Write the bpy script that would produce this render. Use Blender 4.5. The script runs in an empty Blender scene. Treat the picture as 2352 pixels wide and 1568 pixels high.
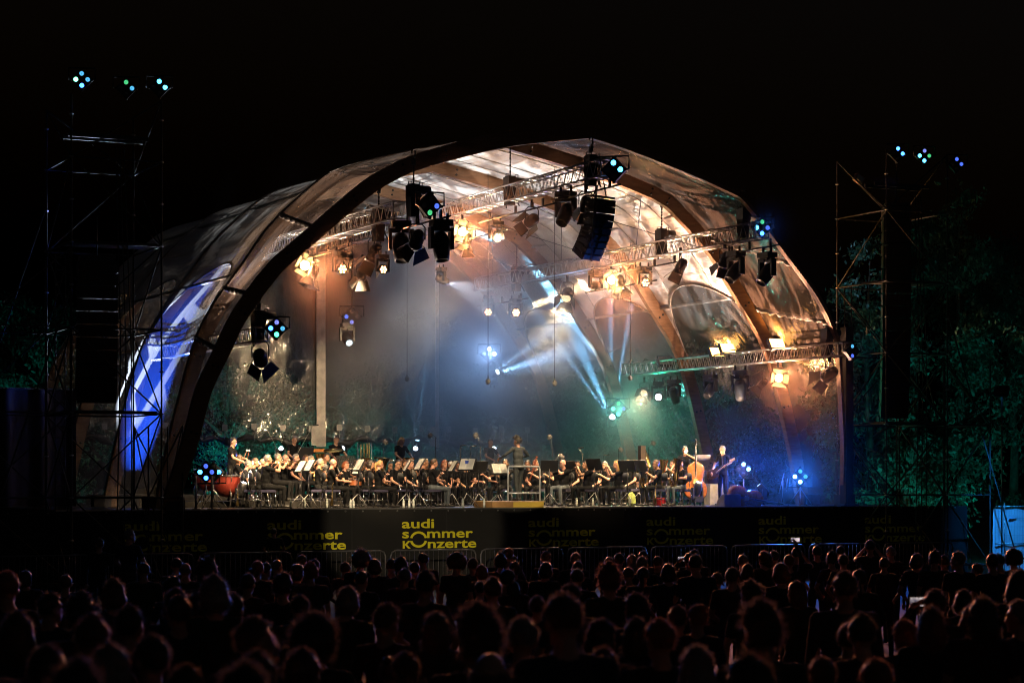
import bpy, bmesh, math, random
import numpy as np
from mathutils import Vector, Matrix, Quaternion, Euler
random.seed(7); RNG = np.random.default_rng(7)
SC = bpy.context.scene
COL = SC.collection

# ------------------------------------------------------------------ camera
F, CX, HY, HC = 5000.0, 1176.0, 1105.0, 2.5      # pixels of a 2352 wide picture
cam = bpy.data.cameras.new('camera'); CAM = bpy.data.objects.new('camera', cam); COL.objects.link(CAM)
CAM.location = (0, 0, HC); CAM.rotation_euler = (math.pi/2, 0, 0)
cam.sensor_width = 36.0; cam.lens = 36.0*F/2352.0
cam.shift_y = (HY-784.0)/2352.0
cam.clip_end = 2000.0; cam.clip_start = 0.1
cam.dof.use_dof = True; cam.dof.focus_distance = 59.0; cam.dof.aperture_fstop = 3.2
SC.camera = CAM

# ------------------------------------------------------------------ night sky, moon
W = bpy.data.worlds.new('World'); SC.world = W; W.use_nodes = True
wn = W.node_tree.nodes; wl = W.node_tree.links
bg = wn['Background']
sky = wn.new('ShaderNodeTexSky'); sky.sky_type = 'NISHITA'; sky.sun_disc = False
sky.sun_elevation = math.radians(-4.0); sky.sun_rotation = math.radians(140)
wl.new(sky.outputs[0], bg.inputs[0]); bg.inputs[1].default_value = 0.12
ml = bpy.data.lights.new('moon', 'SUN'); ml.energy = 0.0025; ml.angle = math.radians(0.5); ml.color = (1, .96, .9)
mo = bpy.data.objects.new('moon', ml); COL.objects.link(mo); mo.rotation_euler = (math.radians(50), 0, math.radians(140))
vs = SC.view_settings; vs.view_transform = 'Standard'; vs.look = 'None'; vs.exposure = 0.35; vs.gamma = 1.0
vs.use_curve_mapping = False
cy = SC.cycles
cy.max_bounces = 4; cy.diffuse_bounces = 1; cy.glossy_bounces = 2; cy.transmission_bounces = 4
cy.transparent_max_bounces = 24; cy.volume_bounces = 0
cy.sample_clamp_direct = 0; cy.sample_clamp_indirect = 2.0
cy.caustics_reflective = False; cy.caustics_refractive = False
cy.filter_width = 1.05; cy.use_denoising = True; cy.volume_step_rate = 4.0; cy.volume_max_steps = 96
cy.use_adaptive_sampling = True; cy.adaptive_threshold = 0.03

# ------------------------------------------------------------------ stage frame
AX, BX = Vector((.902, .432, 0)), Vector((-.432, .902, 0))
PHI = math.atan2(.432, .902)
STAGE_Z = 1.79
def S(s, d, z=0.0):
    return Vector((.1+.902*s-.432*d, 59.2+.432*s+.902*d, STAGE_Z+z))
def s_at(x, d):
    u = (x-CX)/F
    return (u*(59.2+.902*d)-.1+.432*d)/(.902-.432*u)
def d_at(x, s):
    u = (x-CX)/F
    return (.1+.902*s-u*(59.2+.432*s))/(.902*u+.432)
def z_at(y, s, d):                                  # height over the deck
    Y = 59.2+.432*s+.902*d
    return HC-(y-HY)*Y/F-STAGE_Z
def ground_z(Y):
    t = min(1, max(0, (Y-14)/18.0)); t = t*t*(3-2*t)
    return -0.3*t

# ------------------------------------------------------------------ materials
MATS = {}
def mat(name, col, rough=.6, metal=0.0, var=.12, scale=8.0, bump=0.0, spec=None, coords='Object', trans=0.0):
    if name in MATS: return MATS[name]
    m = bpy.data.materials.new(name); m.use_nodes = True
    nt = m.node_tree; n = nt.nodes; l = nt.links; p = n['Principled BSDF']
    p.inputs['Roughness'].default_value = rough; p.inputs['Metallic'].default_value = metal
    if spec is not None: p.inputs['Specular IOR Level'].default_value = spec
    tc = n.new('ShaderNodeTexCoord'); no = n.new('ShaderNodeTexNoise')
    no.inputs['Scale'].default_value = scale; no.inputs['Detail'].default_value = 4
    l.new(tc.outputs[coords], no.inputs['Vector'])
    hi = [min(1, c*(1+var)) for c in col]; lo = [c*(1-var) for c in col]
    r = n.new('ShaderNodeValToRGB')
    r.color_ramp.elements[0].position = .3; r.color_ramp.elements[1].position = .7
    r.color_ramp.elements[0].color = (*lo, 1); r.color_ramp.elements[1].color = (*hi, 1)
    l.new(no.outputs['Fac'], r.inputs[0]); l.new(r.outputs[0], p.inputs['Base Color'])
    if bump:
        b = n.new('ShaderNodeBump'); b.inputs['Strength'].default_value = bump; b.inputs['Distance'].default_value = .02
        l.new(no.outputs['Fac'], b.inputs['Height']); l.new(b.outputs[0], p.inputs['Normal'])
    if trans:
        t = n.new('ShaderNodeBsdfTranslucent'); l.new(r.outputs[0], t.inputs[0])
        mx = n.new('ShaderNodeMixShader'); mx.inputs[0].default_value = trans
        l.new(p.outputs[0], mx.inputs[1]); l.new(t.outputs[0], mx.inputs[2])
        l.new(mx.outputs[0], n['Material Output'].inputs[0])
    MATS[name] = m
    return m
def emit(name, col, st):
    if name in MATS: return MATS[name]
    m = bpy.data.materials.new(name); m.use_nodes = True
    n = m.node_tree.nodes; p = n['Principled BSDF']
    p.inputs['Base Color'].default_value = (.05, .05, .05, 1)
    p.inputs['Emission Color'].default_value = (*col, 1); p.inputs['Emission Strength'].default_value = st
    # faint lens cells so that the glass does not read as a flat disc
    tc = n.new('ShaderNodeTexCoord'); v = n.new('ShaderNodeTexVoronoi'); v.inputs['Scale'].default_value = 60
    mr = n.new('ShaderNodeMapRange'); mr.inputs[1].default_value = 0; mr.inputs[2].default_value = .8
    mr.inputs[3].default_value = st*1.15; mr.inputs[4].default_value = st*.55
    L = m.node_tree.links
    L.new(tc.outputs['Object'], v.inputs['Vector']); L.new(v.outputs['Distance'], mr.inputs[0])
    L.new(mr.outputs[0], p.inputs['Emission Strength'])
    m.cycles.emission_sampling = 'NONE'
    MATS[name] = m
    return m

# ------------------------------------------------------------------ mesh builder
def frame(d):
    d = Vector(d).normalized()
    u = d.cross(Vector((0, 0, 1)))
    if u.length < 1e-4: u = Vector((1, 0, 0))
    u.normalize(); return u, d.cross(u).normalized() * 1.0, d
class MB:
    def __init__(s): s.v = []; s.f = []; s.m = []; s.cm = 0; s.sm = []; s.smooth = False
    def addf(s, f): s.f.append(f); s.m.append(s.cm); s.sm.append(s.smooth)
    def box(s, c, size, rot=None, taper=1.0):
        c = Vector(c); hx, hy, hz = size[0]/2, size[1]/2, size[2]/2; b = len(s.v)
        for z in (-1, 1):
            t = taper if z > 0 else 1.0
            for x, y in ((-1, -1), (1, -1), (1, 1), (-1, 1)):
                p = Vector((x*hx*t, y*hy*t, z*hz))
                if rot is not None: p = rot @ p
                s.v.append(tuple(c+p))
        for f in ((0, 3, 2, 1), (4, 5, 6, 7), (0, 1, 5, 4), (1, 2, 6, 5), (2, 3, 7, 6), (3, 0, 4, 7)):
            s.addf(tuple(b+i for i in f))
        return s
    def path(s, pts, rad, n=6, cap=True):
        pts = [Vector(p) for p in pts]
        if not hasattr(rad, '__len__'): rad = [rad]*len(pts)
        b = len(s.v); old = s.smooth; pu = None
        for i, p in enumerate(pts):
            d = (pts[min(i+1, len(pts)-1)]-pts[max(i-1, 0)])
            if d.length < 1e-9: d = Vector((0, 0, 1))
            d.normalize()
            if pu is None: u, w, _ = frame(d)
            else:
                u = (pu - d*pu.dot(d))
                if u.length < 1e-5: u, w, _ = frame(d)
                u.normalize(); w = d.cross(u)
            pu = u
            for k in range(n):
                a = 2*math.pi*k/n
                s.v.append(tuple(p+(u*math.cos(a)+w*math.sin(a))*rad[i]))
        s.smooth = n > 4
        for i in range(len(pts)-1):
            for k in range(n):
                k2 = (k+1) % n
                s.addf((b+i*n+k, b+i*n+k2, b+(i+1)*n+k2, b+(i+1)*n+k))
        s.smooth = False
        if cap:
            s.addf(tuple(b+k for k in reversed(range(n)))); s.addf(tuple(b+(len(pts)-1)*n+k for k in range(n)))
        s.smooth = old
        return s
    def tube(s, a, b, r, r2=None, n=6): return s.path([a, b], [r, r if r2 is None else r2], n)
    def lathe(s, prof, n=16, o=(0, 0, 0), rot=None):      # prof: (r, z)
        o = Vector(o); b = len(s.v); old = s.smooth; s.smooth = True
        for r, z in prof:
            for k in range(n):
                a = 2*math.pi*k/n; p = Vector((r*math.cos(a), r*math.sin(a), z))
                if rot is not None: p = rot @ p
                s.v.append(tuple(o+p))
        for i in range(len(prof)-1):
            for k in range(n):
                k2 = (k+1) % n
                s.addf((b+i*n+k, b+i*n+k2, b+(i+1)*n+k2, b+(i+1)*n+k))
        s.smooth = old
        return s
    def ell(s, c, r, rot=None, nu=12, nv=8):
        prof = [(max(1e-4, math.sin(math.pi*i/nv)), -math.cos(math.pi*i/nv)) for i in range(nv+1)]
        b = len(s.v); s.lathe(prof, nu)
        c = Vector(c)
        for i in range(b, len(s.v)):
            p = Vector((s.v[i][0]*r[0], s.v[i][1]*r[1], s.v[i][2]*r[2]))
            if rot is not None: p = rot @ p
            s.v[i] = tuple(c+p)
        return s
    def quad(s, a, b, c, d):
        i = len(s.v); s.v += [tuple(a), tuple(b), tuple(c), tuple(d)]; s.addf((i, i+1, i+2, i+3)); return s
    def mesh(s, name, mats):
        me = bpy.data.meshes.new(name); me.from_pydata(s.v, [], s.f)
        if not isinstance(mats, (list, tuple)): mats = [mats]
        for m in mats: me.materials.append(m)
        me.polygons.foreach_set('material_index', s.m); me.polygons.foreach_set('use_smooth', s.sm)
        me.update(); return me
    def build(s, name, mats, parent=None): return obj(name, s.mesh(name, mats), parent)
def obj(name, me, parent=None, loc=None, rot=None, scale=None, quat=None):
    o = bpy.data.objects.new(name, me); COL.objects.link(o)
    if parent is not None: o.parent = parent
    if loc is not None: o.location = loc
    if rot is not None: o.rotation_euler = rot
    if quat is not None: o.rotation_mode = 'QUATERNION'; o.rotation_quaternion = quat
    if scale is not None: o.scale = scale if hasattr(scale, '__len__') else (scale,)*3
    return o
def tag(o, label=None, cat=None, group=None, kind=None):
    if label: o['label'] = label
    if cat: o['category'] = cat
    if group: o['group'] = group
    if kind: o['kind'] = kind
    return o
def thing(name, label, cat, loc, rz=0.0, group=None, scale=1.0):
    o = bpy.data.objects.new(name, None); COL.objects.link(o); o.empty_display_size = .1
    o.location = loc; o.rotation_euler = (0, 0, rz); o.scale = (scale,)*3
    return tag(o, label, cat, group)
CYL = {}
def unit_tube(m, n=6):
    k = (m.name, n)
    if k not in CYL: CYL[k] = MB().tube((0, 0, 0), (0, 0, 1), 1.0, n=n).mesh('tube', m)
    return CYL[k]
def rod(name, a, b, r, m, parent=None):              # a tube as an object of its own, mesh shared
    a = Vector(a); b = Vector(b); d = b-a
    return obj(name, unit_tube(m), parent, a, quat=d.to_track_quat('Z', 'Y'), scale=(r, r, d.length))
ORD = ('first second third fourth fifth sixth seventh eighth ninth tenth eleventh twelfth thirteenth fourteenth fifteenth '
       'sixteenth seventeenth eighteenth nineteenth twentieth twenty-first twenty-second twenty-third twenty-fourth '
       'twenty-fifth twenty-sixth twenty-seventh twenty-eighth twenty-ninth thirtieth thirty-first thirty-second '
       'thirty-third thirty-fourth thirty-fifth thirty-sixth').split()
PW = .16
def spot(parent, loc, direction, power, col, deg, blend=.5, radius=.06, name='lamp_light'):
    l = bpy.data.lights.new(name, 'SPOT'); l.energy = power*PW; l.color = col
    l.spot_size = math.radians(deg); l.spot_blend = blend; l.shadow_soft_size = radius
    o = bpy.data.objects.new(name, l); COL.objects.link(o); o.parent = parent
    o.location = loc; o.rotation_mode = 'QUATERNION'; o.rotation_quaternion = Vector(direction).to_track_quat('-Z', 'Y')
    return o

BLACK = mat('black_metal', (.018, .018, .02), .45, .3, .2)
RUBBER = mat('black_plastic', (.012, .012, .013), .6)
ALU = mat('aluminium', (.62, .61, .6), .32, 1.0, .08, 20)
STEEL = mat('galvanised_steel', (.38, .37, .36), .42, .9, .2, 15)
CHROME = mat('chrome', (.75, .74, .72), .12, 1.0, .04)
BRASS = mat('brass', (.85, .58, .2), .16, 1.0, .08)
SILVER = mat('silver_plate', (.82, .8, .76), .15, 1.0, .05)
WOOD_DARK = mat('blackwood', (.02, .016, .014), .3, 0, .2)
PAPER = mat('paper', (.8, .79, .75), .7, 0, .03, 30, trans=.25)
def wood(name, c1, c2, sc=(1, 1, 14), rough=.55):
    m = bpy.data.materials.new(name); m.use_nodes = True; n = m.node_tree.nodes; l = m.node_tree.links
    p = n['Principled BSDF']; p.inputs['Roughness'].default_value = rough
    tc = n.new('ShaderNodeTexCoord'); mp = n.new('ShaderNodeMapping'); mp.inputs['Scale'].default_value = sc
    no = n.new('ShaderNodeTexNoise'); no.inputs['Scale'].default_value = 2.2; no.inputs['Detail'].default_value = 6
    no.inputs['Distortion'].default_value = .6
    r = n.new('ShaderNodeValToRGB'); r.color_ramp.elements[0].position = .3; r.color_ramp.elements[1].position = .75
    r.color_ramp.elements[0].color = (*c1, 1); r.color_ramp.elements[1].color = (*c2, 1)
    l.new(tc.outputs['Object'], mp.inputs[0]); l.new(mp.outputs[0], no.inputs['Vector']); l.new(no.outputs['Fac'], r.inputs[0])
    l.new(r.outputs[0], p.inputs['Base Color'])
    b = n.new('ShaderNodeBump'); b.inputs['Strength'].default_value = .15; l.new(no.outputs['Fac'], b.inputs['Height'])
    l.new(b.outputs[0], p.inputs['Normal'])
    return m
GLULAM = wood('glulam_timber', (.20, .105, .05), (.34, .19, .1), (1.2, 1.2, 6))
PLY = wood('podium_timber', (.45, .27, .1), (.6, .4, .17), (2, 8, 2))
VIOL = wood('varnished_spruce', (.22, .06, .015), (.42, .15, .04), (3, 3, 10), .22)

# ------------------------------------------------------------------ ground
def ground():
    m = mat('trampled_grass', (.011, .012, .008), .95, 0, .45, 1.4, .5)
    ys = [-200, -40, 0, 10, 14, 16, 18, 20, 22, 24, 26, 28, 30, 32, 40, 80, 140, 300, 900]
    xs = [-700, -120, -40, -15, 0, 15, 40, 120, 700]
    b = MB()
    for y in ys:
        for x in xs: b.v.append((x, y, ground_z(y)))
    k = len(xs)
    for i in range(len(ys)-1):
        for j in range(k-1): b.addf((i*k+j, i*k+j+1, (i+1)*k+j+1, (i+1)*k+j))
    tag(b.build('ground', m), kind='structure')
ground()
GZ = -0.3

# ------------------------------------------------------------------ stage deck and banner
def stage():
    m = mat('stage_floor', (.012, .011, .01), .35, 0, .35, 3, .1)
    b = MB()
    for (s0, s1, d0, d1, z0, z1) in ((-12.6, 12.4, .06, 19, -.25, 0), (-8.6, 2.2, 6.6, 12.5, .002, .32), (-8.2, -3.4, 3.6, 5.6, .002, .16)):
        P = [S(s0, d0, z0), S(s1, d0, z0), S(s1, d1, z0), S(s0, d1, z0), S(s0, d0, z1), S(s1, d0, z1), S(s1, d1, z1), S(s0, d1, z1)]
        i = len(b.v); b.v += [tuple(p) for p in P]
        for f in ((0, 3, 2, 1), (4, 5, 6, 7), (0, 1, 5, 4), (1, 2, 6, 5), (2, 3, 7, 6), (3, 0, 4, 7)): b.addf(tuple(i+j for j in f))
    tag(b.build('stage_deck', m), kind='structure')
    e = mat('deck_edge_strip', (.3, .3, .3), .35, .9)
    r = thing('stage_edge_profile', 'thin metal edge profile along the front of the stage deck', 'edge profile', S(-12.6, .03, 0), PHI)
    obj('profile', MB().box((12.5, 0, -.02), (25, .05, .045)).mesh('profile', e), r)
stage()

def text_mesh(txt, size, bold=.02):
    c = bpy.data.curves.new('t', 'FONT'); c.body = txt; c.size = size; c.offset = bold*size; c.resolution_u = 3
    c.extrude = .002
    o = bpy.data.objects.new('t', c); COL.objects.link(o)
    dg = bpy.context.evaluated_depsgraph_get(); me = bpy.data.meshes.new_from_object(o.evaluated_get(dg))
    v = np.array([x.co[:] for x in me.vertices]); f = [tuple(p.vertices) for p in me.polygons]
    bpy.data.objects.remove(o); bpy.data.curves.remove(c); bpy.data.meshes.remove(me)
    return v, f
_SH = {}
def shared_seam():
    if 's' not in _SH: _SH['s'] = MB().box((0, 0, 0), (.035, .006, 2.0)).mesh('seam', mat('banner_seam', (.011, .011, .011), .6))
    return _SH['s']
def shared_eye(m):
    if 'e' not in _SH: _SH['e'] = MB().lathe([(.012, 0), (.022, .004), (.022, -.004)], 8, (0, 0, 0), Matrix.Rotation(math.pi/2, 3, 'X')).mesh('eyelet', m)
    return _SH['e']
def banner():
    cloth = mat('black_banner_cloth', (.0045, .0045, .0045), .8, 0, .25, 2.5, .05)
    ink = mat('yellow_print', (.72, .66, .015), .7, 0, .06, 12)
    r = thing('stage_banner', 'long black stage front banner printed with yellow concert lettering', 'banner', S(-16.5, -.05, 0), PHI)
    b = MB(); n = 300; Wd = 31.6
    for i in range(n+1):
        x = Wd*i/n
        for z in (-.03, -.7, -1.4, -2.08):
            b.v.append((x, -.012*math.sin(x*2.1)*(-z)-.01*math.sin(x*5.3+z)*(-z)-.006*math.sin(x*17+z*3), z))
    b.smooth = True
    for i in range(n):
        for j in range(3): b.addf((i*4+j, i*4+j+1, (i+1)*4+j+1, (i+1)*4+j))
    b.build('cloth', cloth, r)
    ey = mat('banner_eyelet', (.35, .35, .35), .4, .8)
    for i in range(12):
        obj('seam', shared_seam(), r, (.9+i*2.7, -.035, -1.05))
    for i in range(64):
        obj('eyelet', shared_eye(ey), r, (.25+i*.49, -.03, -.07))
    # one logo, built once in metres: the big shared ring spans lines two and three
    V = []; Fc = []
    def add(txt, x, y, h, wd):
        v, f = text_mesh(txt, 1.0)
        xh = 0.0
        v2 = v.copy(); v2[:, 0] -= v[:, 0].min(); v2[:, 0] *= wd/(v2[:, 0].max()); v2[:, 1] *= h
        v2[:, 0] += x; v2[:, 1] += y
        k = len(V); V.extend(v2.tolist()); Fc.extend([tuple(k+i for i in q) for q in f])
    w = 1.0
    add('audi', .0, .295, .185, .43)
    add('s', .005, .155, .185, .09); add('mmer', .335, .155, .185, .62)
    add('\u043a', .012, .01, .185, .105); add('nzerte', .345, .01, .185, .655)
    def arc(cx, cy, r0, r1, a0, a1, n=28):
        k = len(V)
        for i in range(n+1):
            a = math.radians(a0+(a1-a0)*i/n)
            V.append([cx+r0*math.cos(a), cy+r0*math.sin(a), 0.002]); V.append([cx+r1*math.cos(a), cy+r1*math.sin(a), 0.002])
        for i in range(n): Fc.append((k+2*i, k+2*i+1, k+2*i+3, k+2*i+2))
    arc(.222, .132, .083, .115, 12, 168); arc(.222, .132, .083, .115, 192, 348)
    me = bpy.data.meshes.new('logo')
    sc = 2.05
    me.from_pydata([(x*2.17, -.03-z, (y-.43)*1.88) for x, y, z in V], [], Fc); me.materials.append(ink); me.update()
    for i, xl in enumerate((281, 611, 920, 1210, 1481, 1738, 1982)):
        s = s_at(xl, 0)
        o = obj('logo', me, r, (s+16.5, -.012, -.27))
        o['label'] = 'yellow lettering audi sommer konzerte printed on the black banner'
banner()
# ------------------------------------------------------------------ tent
def fabric_mats():
    def base(name):
        m = bpy.data.materials.new(name); m.use_nodes = True
        n = m.node_tree.nodes; l = m.node_tree.links; n.remove(n['Principled BSDF'])
        tc = n.new('ShaderNodeTexCoord'); mp = n.new('ShaderNodeMapping'); l.new(tc.outputs['Object'], mp.inputs[0])
        return m, n, l, mp, n['Material Output']
    # white coated roof fabric
    m, n, l, mp, out = base('white_roof_fabric')
    mp.inputs['Scale'].default_value = (2.2, .25, 2.2)
    no = n.new('ShaderNodeTexNoise'); no.inputs['Scale'].default_value = 1.6; no.inputs['Detail'].default_value = 5
    no.inputs['Distortion'].default_value = .3; l.new(mp.outputs[0], no.inputs['Vector'])
    b = n.new('ShaderNodeBump'); b.inputs['Strength'].default_value = .8; b.inputs['Distance'].default_value = .1
    l.new(no.outputs['Fac'], b.inputs['Height'])
    r = n.new('ShaderNodeValToRGB'); r.color_ramp.elements[0].color = (.66, .61, .56, 1); r.color_ramp.elements[1].color = (.74, .69, .64, 1)
    l.new(no.outputs['Fac'], r.inputs[0])
    d = n.new('ShaderNodeBsdfDiffuse'); t = n.new('ShaderNodeBsdfTranslucent'); g = n.new('ShaderNodeBsdfGlossy')
    g.inputs['Roughness'].default_value = .32
    for x in (d, t): l.new(r.outputs[0], x.inputs[0])
    for x in (d, t, g): l.new(b.outputs[0], x.inputs['Normal'])
    m1 = n.new('ShaderNodeMixShader'); m1.inputs[0].default_value = .06; l.new(d.outputs[0], m1.inputs[1]); l.new(t.outputs[0], m1.inputs[2])
    m2 = n.new('ShaderNodeMixShader'); m2.inputs[0].default_value = .03; l.new(m1.outputs[0], m2.inputs[1]); l.new(g.outputs[0], m2.inputs[2])
    l.new(m2.outputs[0], out.inputs[0]); fab = m
    def film(name, clear, sheen, col, tint):
        m, n, l, mp, out = base(name)
        mp.inputs['Scale'].default_value = (1.0, 1.0, .35)
        no = n.new('ShaderNodeTexNoise'); no.inputs['Scale'].default_value = 3.5; no.inputs['Detail'].default_value = 3; no.inputs['Roughness'].default_value = .65
        l.new(mp.outputs[0], no.inputs['Vector'])
        b = n.new('ShaderNodeBump'); b.inputs['Strength'].default_value = .7; b.inputs['Distance'].default_value = .08
        l.new(no.outputs['Fac'], b.inputs['Height'])
        tr = n.new('ShaderNodeBsdfTransparent'); tr.inputs[0].default_value = (*tint, 1)
        d = n.new('ShaderNodeBsdfDiffuse'); d.inputs[0].default_value = (*col, 1)
        t = n.new('ShaderNodeBsdfTranslucent'); t.inputs[0].default_value = (*col, 1)
        g = n.new('ShaderNodeBsdfGlossy'); g.inputs['Roughness'].default_value = .16
        l.new(b.outputs[0], g.inputs['Normal'])
        m1 = n.new('ShaderNodeMixShader'); m1.inputs[0].default_value = .5; l.new(d.outputs[0], m1.inputs[1]); l.new(t.outputs[0], m1.inputs[2])
        m2 = n.new('ShaderNodeMixShader'); m2.inputs[0].default_value = sheen; l.new(m1.outputs[0], m2.inputs[1]); l.new(g.outputs[0], m2.inputs[2])
        mr = n.new('ShaderNodeMapRange'); mr.inputs[1].default_value = .3; mr.inputs[2].default_value = .75
        mr.inputs[3].default_value = 1-clear-.06; mr.inputs[4].default_value = 1-clear+.08
        l.new(no.outputs['Fac'], mr.inputs[0])
        m3 = n.new('ShaderNodeMixShader'); l.new(mr.outputs[0], m3.inputs[0]); l.new(tr.outputs[0], m3.inputs[1]); l.new(m2.outputs[0], m3.inputs[2])
        l.new(m3.outputs[0], out.inputs[0])
        return m
    return fab, film('clear_film', .70, .3, (.62, .5, .42), (.95, .95, .95)), film('window_film', .62, .35, (.55, .55, .55), (.92, .94, .95))
FAB, FILM, WINF = fabric_mats()
HALF = [(10.1, 0), (9.78, 1.6), (9.35, 3.3), (8.98, 4.5), (8.5, 5.4), (7.7, 6.5), (6.9, 7.6), (5.6, 8.8), (5.0, 9.15), (4.6, 9.3), (3.6, 9.6), (2.0, 10.0), (0, 10.4)]
def spline(pts, n):
    P = [np.array(p, float) for p in pts]; P = [2*P[0]-P[1]]+P+[2*P[-1]-P[-2]]; out = []
    for i in range(1, len(P)-2):
        for k in range(n):
            t = k/n; a, b, c, d = P[i-1:i+3]
            out.append(.5*((2*b)+(-a+c)*t+(2*a-5*b+4*c-d)*t*t+(-a+3*b-3*c+d)*t**3))
    out.append(P[-2]); return np.array(out)
HP = spline(HALF, 5)                                   # right foot -> ridge
PROF = np.vstack([HP*[-1, 1], HP[::-1][1:]])           # left foot -> ridge -> right foot
NP = len(PROF)
HALF1 = [(10.1, 0), (9.72, 1.6), (9.5, 2.9), (9.12, 3.9), (8.75, 4.8), (8.0, 5.9), (7.2, 6.65), (5.95, 7.8), (5.15, 8.32), (4.6, 8.56), (3.45, 8.93), (2.1, 9.28), (0, 9.6)]
_h1 = spline(HALF1, 5); HALF1R = [(10.0, 0), (9.72, 1.5), (9.35, 2.8), (9.08, 3.7), (8.88, 4.35), (8.6, 4.92), (7.84, 5.84), (6.42, 7.07), (5.6, 7.75), (4.85, 8.33), (4.3, 8.53), (3.33, 8.82), (1.12, 9.38), (0, 9.6)]
_h1r = spline(HALF1R, 8); _t = np.linspace(0, 1, len(_h1))
_l = np.concatenate([[0], np.cumsum(np.linalg.norm(np.diff(_h1r, axis=0), axis=1))]); _l /= _l[-1]
_k = np.concatenate([[0], np.cumsum(np.linalg.norm(np.diff(_h1, axis=0), axis=1))]); _k /= _k[-1]
_h1r = np.stack([np.interp(_k, _l, _h1r[:, 0]), np.interp(_k, _l, _h1r[:, 1])], 1)
PROF1 = np.vstack([_h1*[-1, 1], _h1r[::-1][1:]])
TAN = np.gradient(PROF, axis=0); TAN /= np.linalg.norm(TAN, axis=1)[:, None]
NRM = np.stack([-TAN[:, 1], TAN[:, 0]], 1)             # outward
def PR(a, i):
    T = PROF1 if a == 0 else PROF; k = int(min(max(math.floor(i), 0), len(T)-2)); f = i-k
    return T[k]*(1-f)+T[k+1]*f
def NR_(i):
    k = int(min(max(math.floor(i), 0), NP-2)); f = i-k; return NRM[k]*(1-f)+NRM[k+1]*f
ARCH_D = [0.0, 1.85, 7.0, 12.1, 17.5]
def lean(a, z): return ARCH_D[0]-.34*z if a == 0 else ARCH_D[a]
TENT = thing('concert_tent', 'arched timber concert tent with white roof fabric and clear film walls over the stage', 'tent', S(.55, 0, 0), PHI)
def tent():
    for a in range(5):
        b = MB(); depth = .40 if a == 0 else .42; wd = .2
        R = []
        for i in range(NP):
            dep = depth
            if a == 0 and i > NP//2-6:                  # the free front beam thins out past the ridge
                t = min(1, (i-NP//2+6)/14); dep = depth*(1-t)+.09*t
            x, z = PR(a, i); nx, nz = NRM[i]
            for o in ((0, dep) if a == 0 else (-.36, .01)):
                zz = z+nz*o
                for w in (-wd/2, wd/2): b.v.append((x+nx*o, lean(a, zz)+w, zz))
        for i in range(NP-1):
            k = i*4; q = k+4
            for (m, n2) in ((0, 1), (1, 3), (3, 2), (2, 0)): b.addf((k+m, k+n2, q+n2, q+m))
        b.addf((0, 2, 3, 1)); k = (NP-1)*4; b.addf((k, k+1, k+3, k+2))
        ar = b.build('arch', GLULAM, TENT)
        c = MB()
        for i in range(6, NP-6, 7):                     # bolt heads in pairs on the face of the beam
            x, z = PR(a, i); nx, nz = NRM[i]
            for o in ((.12, .27) if a == 0 else (-.1, -.25)):
                if a == 0 and i > NP//2-8: continue
                zz = z+nz*o; y = lean(a, zz)-wd/2
                c.lathe([(.035, 0), (.035, -.02), (.001, -.02)], 8, (x+nx*o, y, zz), Matrix.Rotation(-math.pi/2, 3, 'X'))
        if c.f: tag(c.build('bolt_heads', BLACK, ar), kind='stuff')
        for sx in (-1, 1):
            MB().box((sx*10.15, lean(a, 0), .15), (.5, .34, .34)).build('foot_shoe', BLACK, ar)
    # panels between the arches
    def surf(a, i, t):                                  # a: bay, i: profile index, t: across the bay
        (xa, za), (xb, zb_) = PR(a, i), PR(a+1, i); x, z = xa*(1-t)+xb*t, za*(1-t)+zb_*t; nx, nz = NR_(i)
        y = lean(a, za)*(1-t)+lean(a+1, zb_)*t
        sag = .18*math.sin(math.pi*t)*min(1, z/5)*(1 if a else .4)
        off = (.2 if i < NP//2 else .06)*(1-t)+.03*t if a == 0 else .03
        x, z = x-nx*(sag-off), z-nz*(sag-off)
        return (x, y, z)
    def zb(t):                                          # top line of the clear windows
        return 4.3+2.5*math.sqrt(max(0, 1-(2*t-1)**2))**.8
    zs_l = PROF[:NP//2+1, 1]
    def ib(z): return float(np.interp(z, zs_l, np.arange(len(zs_l))))     # profile index of a height on the left half
    for a in range(4):
        nt = 16
        fb, wl_, wr_ = MB(), MB(), MB()
        def sheet(q, rows):                              # rows: function t -> list of profile positions
            cols = [[surf(a, i, k/nt) for i in rows(k/nt)] for k in range(nt+1)]
            for k in range(nt):
                for j in range(len(cols[0])-1): q.quad(cols[k][j], cols[k+1][j], cols[k+1][j+1], cols[k][j+1])
        if a == 0:
            h = NP//2; sheet(wl_, lambda t: list(range(h+1))); sheet(wr_, lambda t: list(range(h, NP)))
        else:
            sheet(wl_, lambda t: [ib(zb(t))*j/24 for j in range(25)])
            sheet(wr_, lambda t: [NP-1-ib(zb(t))*j/24 for j in range(25)])
            sheet(fb, lambda t: [ib(zb(t))+(NP-1-2*ib(zb(t)))*j/64 for j in range(65)])
        def weld(me):
            bm = bmesh.new(); bm.from_mesh(me); bmesh.ops.remove_doubles(bm, verts=bm.verts, dist=.001); bm.to_mesh(me); bm.free()
            me.polygons.foreach_set('use_smooth', [True]*len(me.polygons)); return me
        if fb.f:
            o = obj('roof_panel', weld(fb.mesh('roof_panel', FAB)), TENT)
        for q in (wl_, wr_):
            obj('film_panel', weld(q.mesh('film_panel', FILM if a == 0 else WINF)), TENT)
        if a > 0:                                       # rolled hem along the window top
            for sx in (-1, 1):
                pts = []
                for k in range(nt*2+1):
                    t = k/(nt*2); p = surf(a, ib(zb(t)), t); pts.append((sx*abs(p[0])-sx*.03, p[1], p[2]))
                MB().path(pts, .03, 5).build('window_hem', mat('hem_webbing', (.3, .28, .25), .8), TENT)
    sm_ = mat('welded_seam', (.42, .39, .35), .8)
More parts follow.
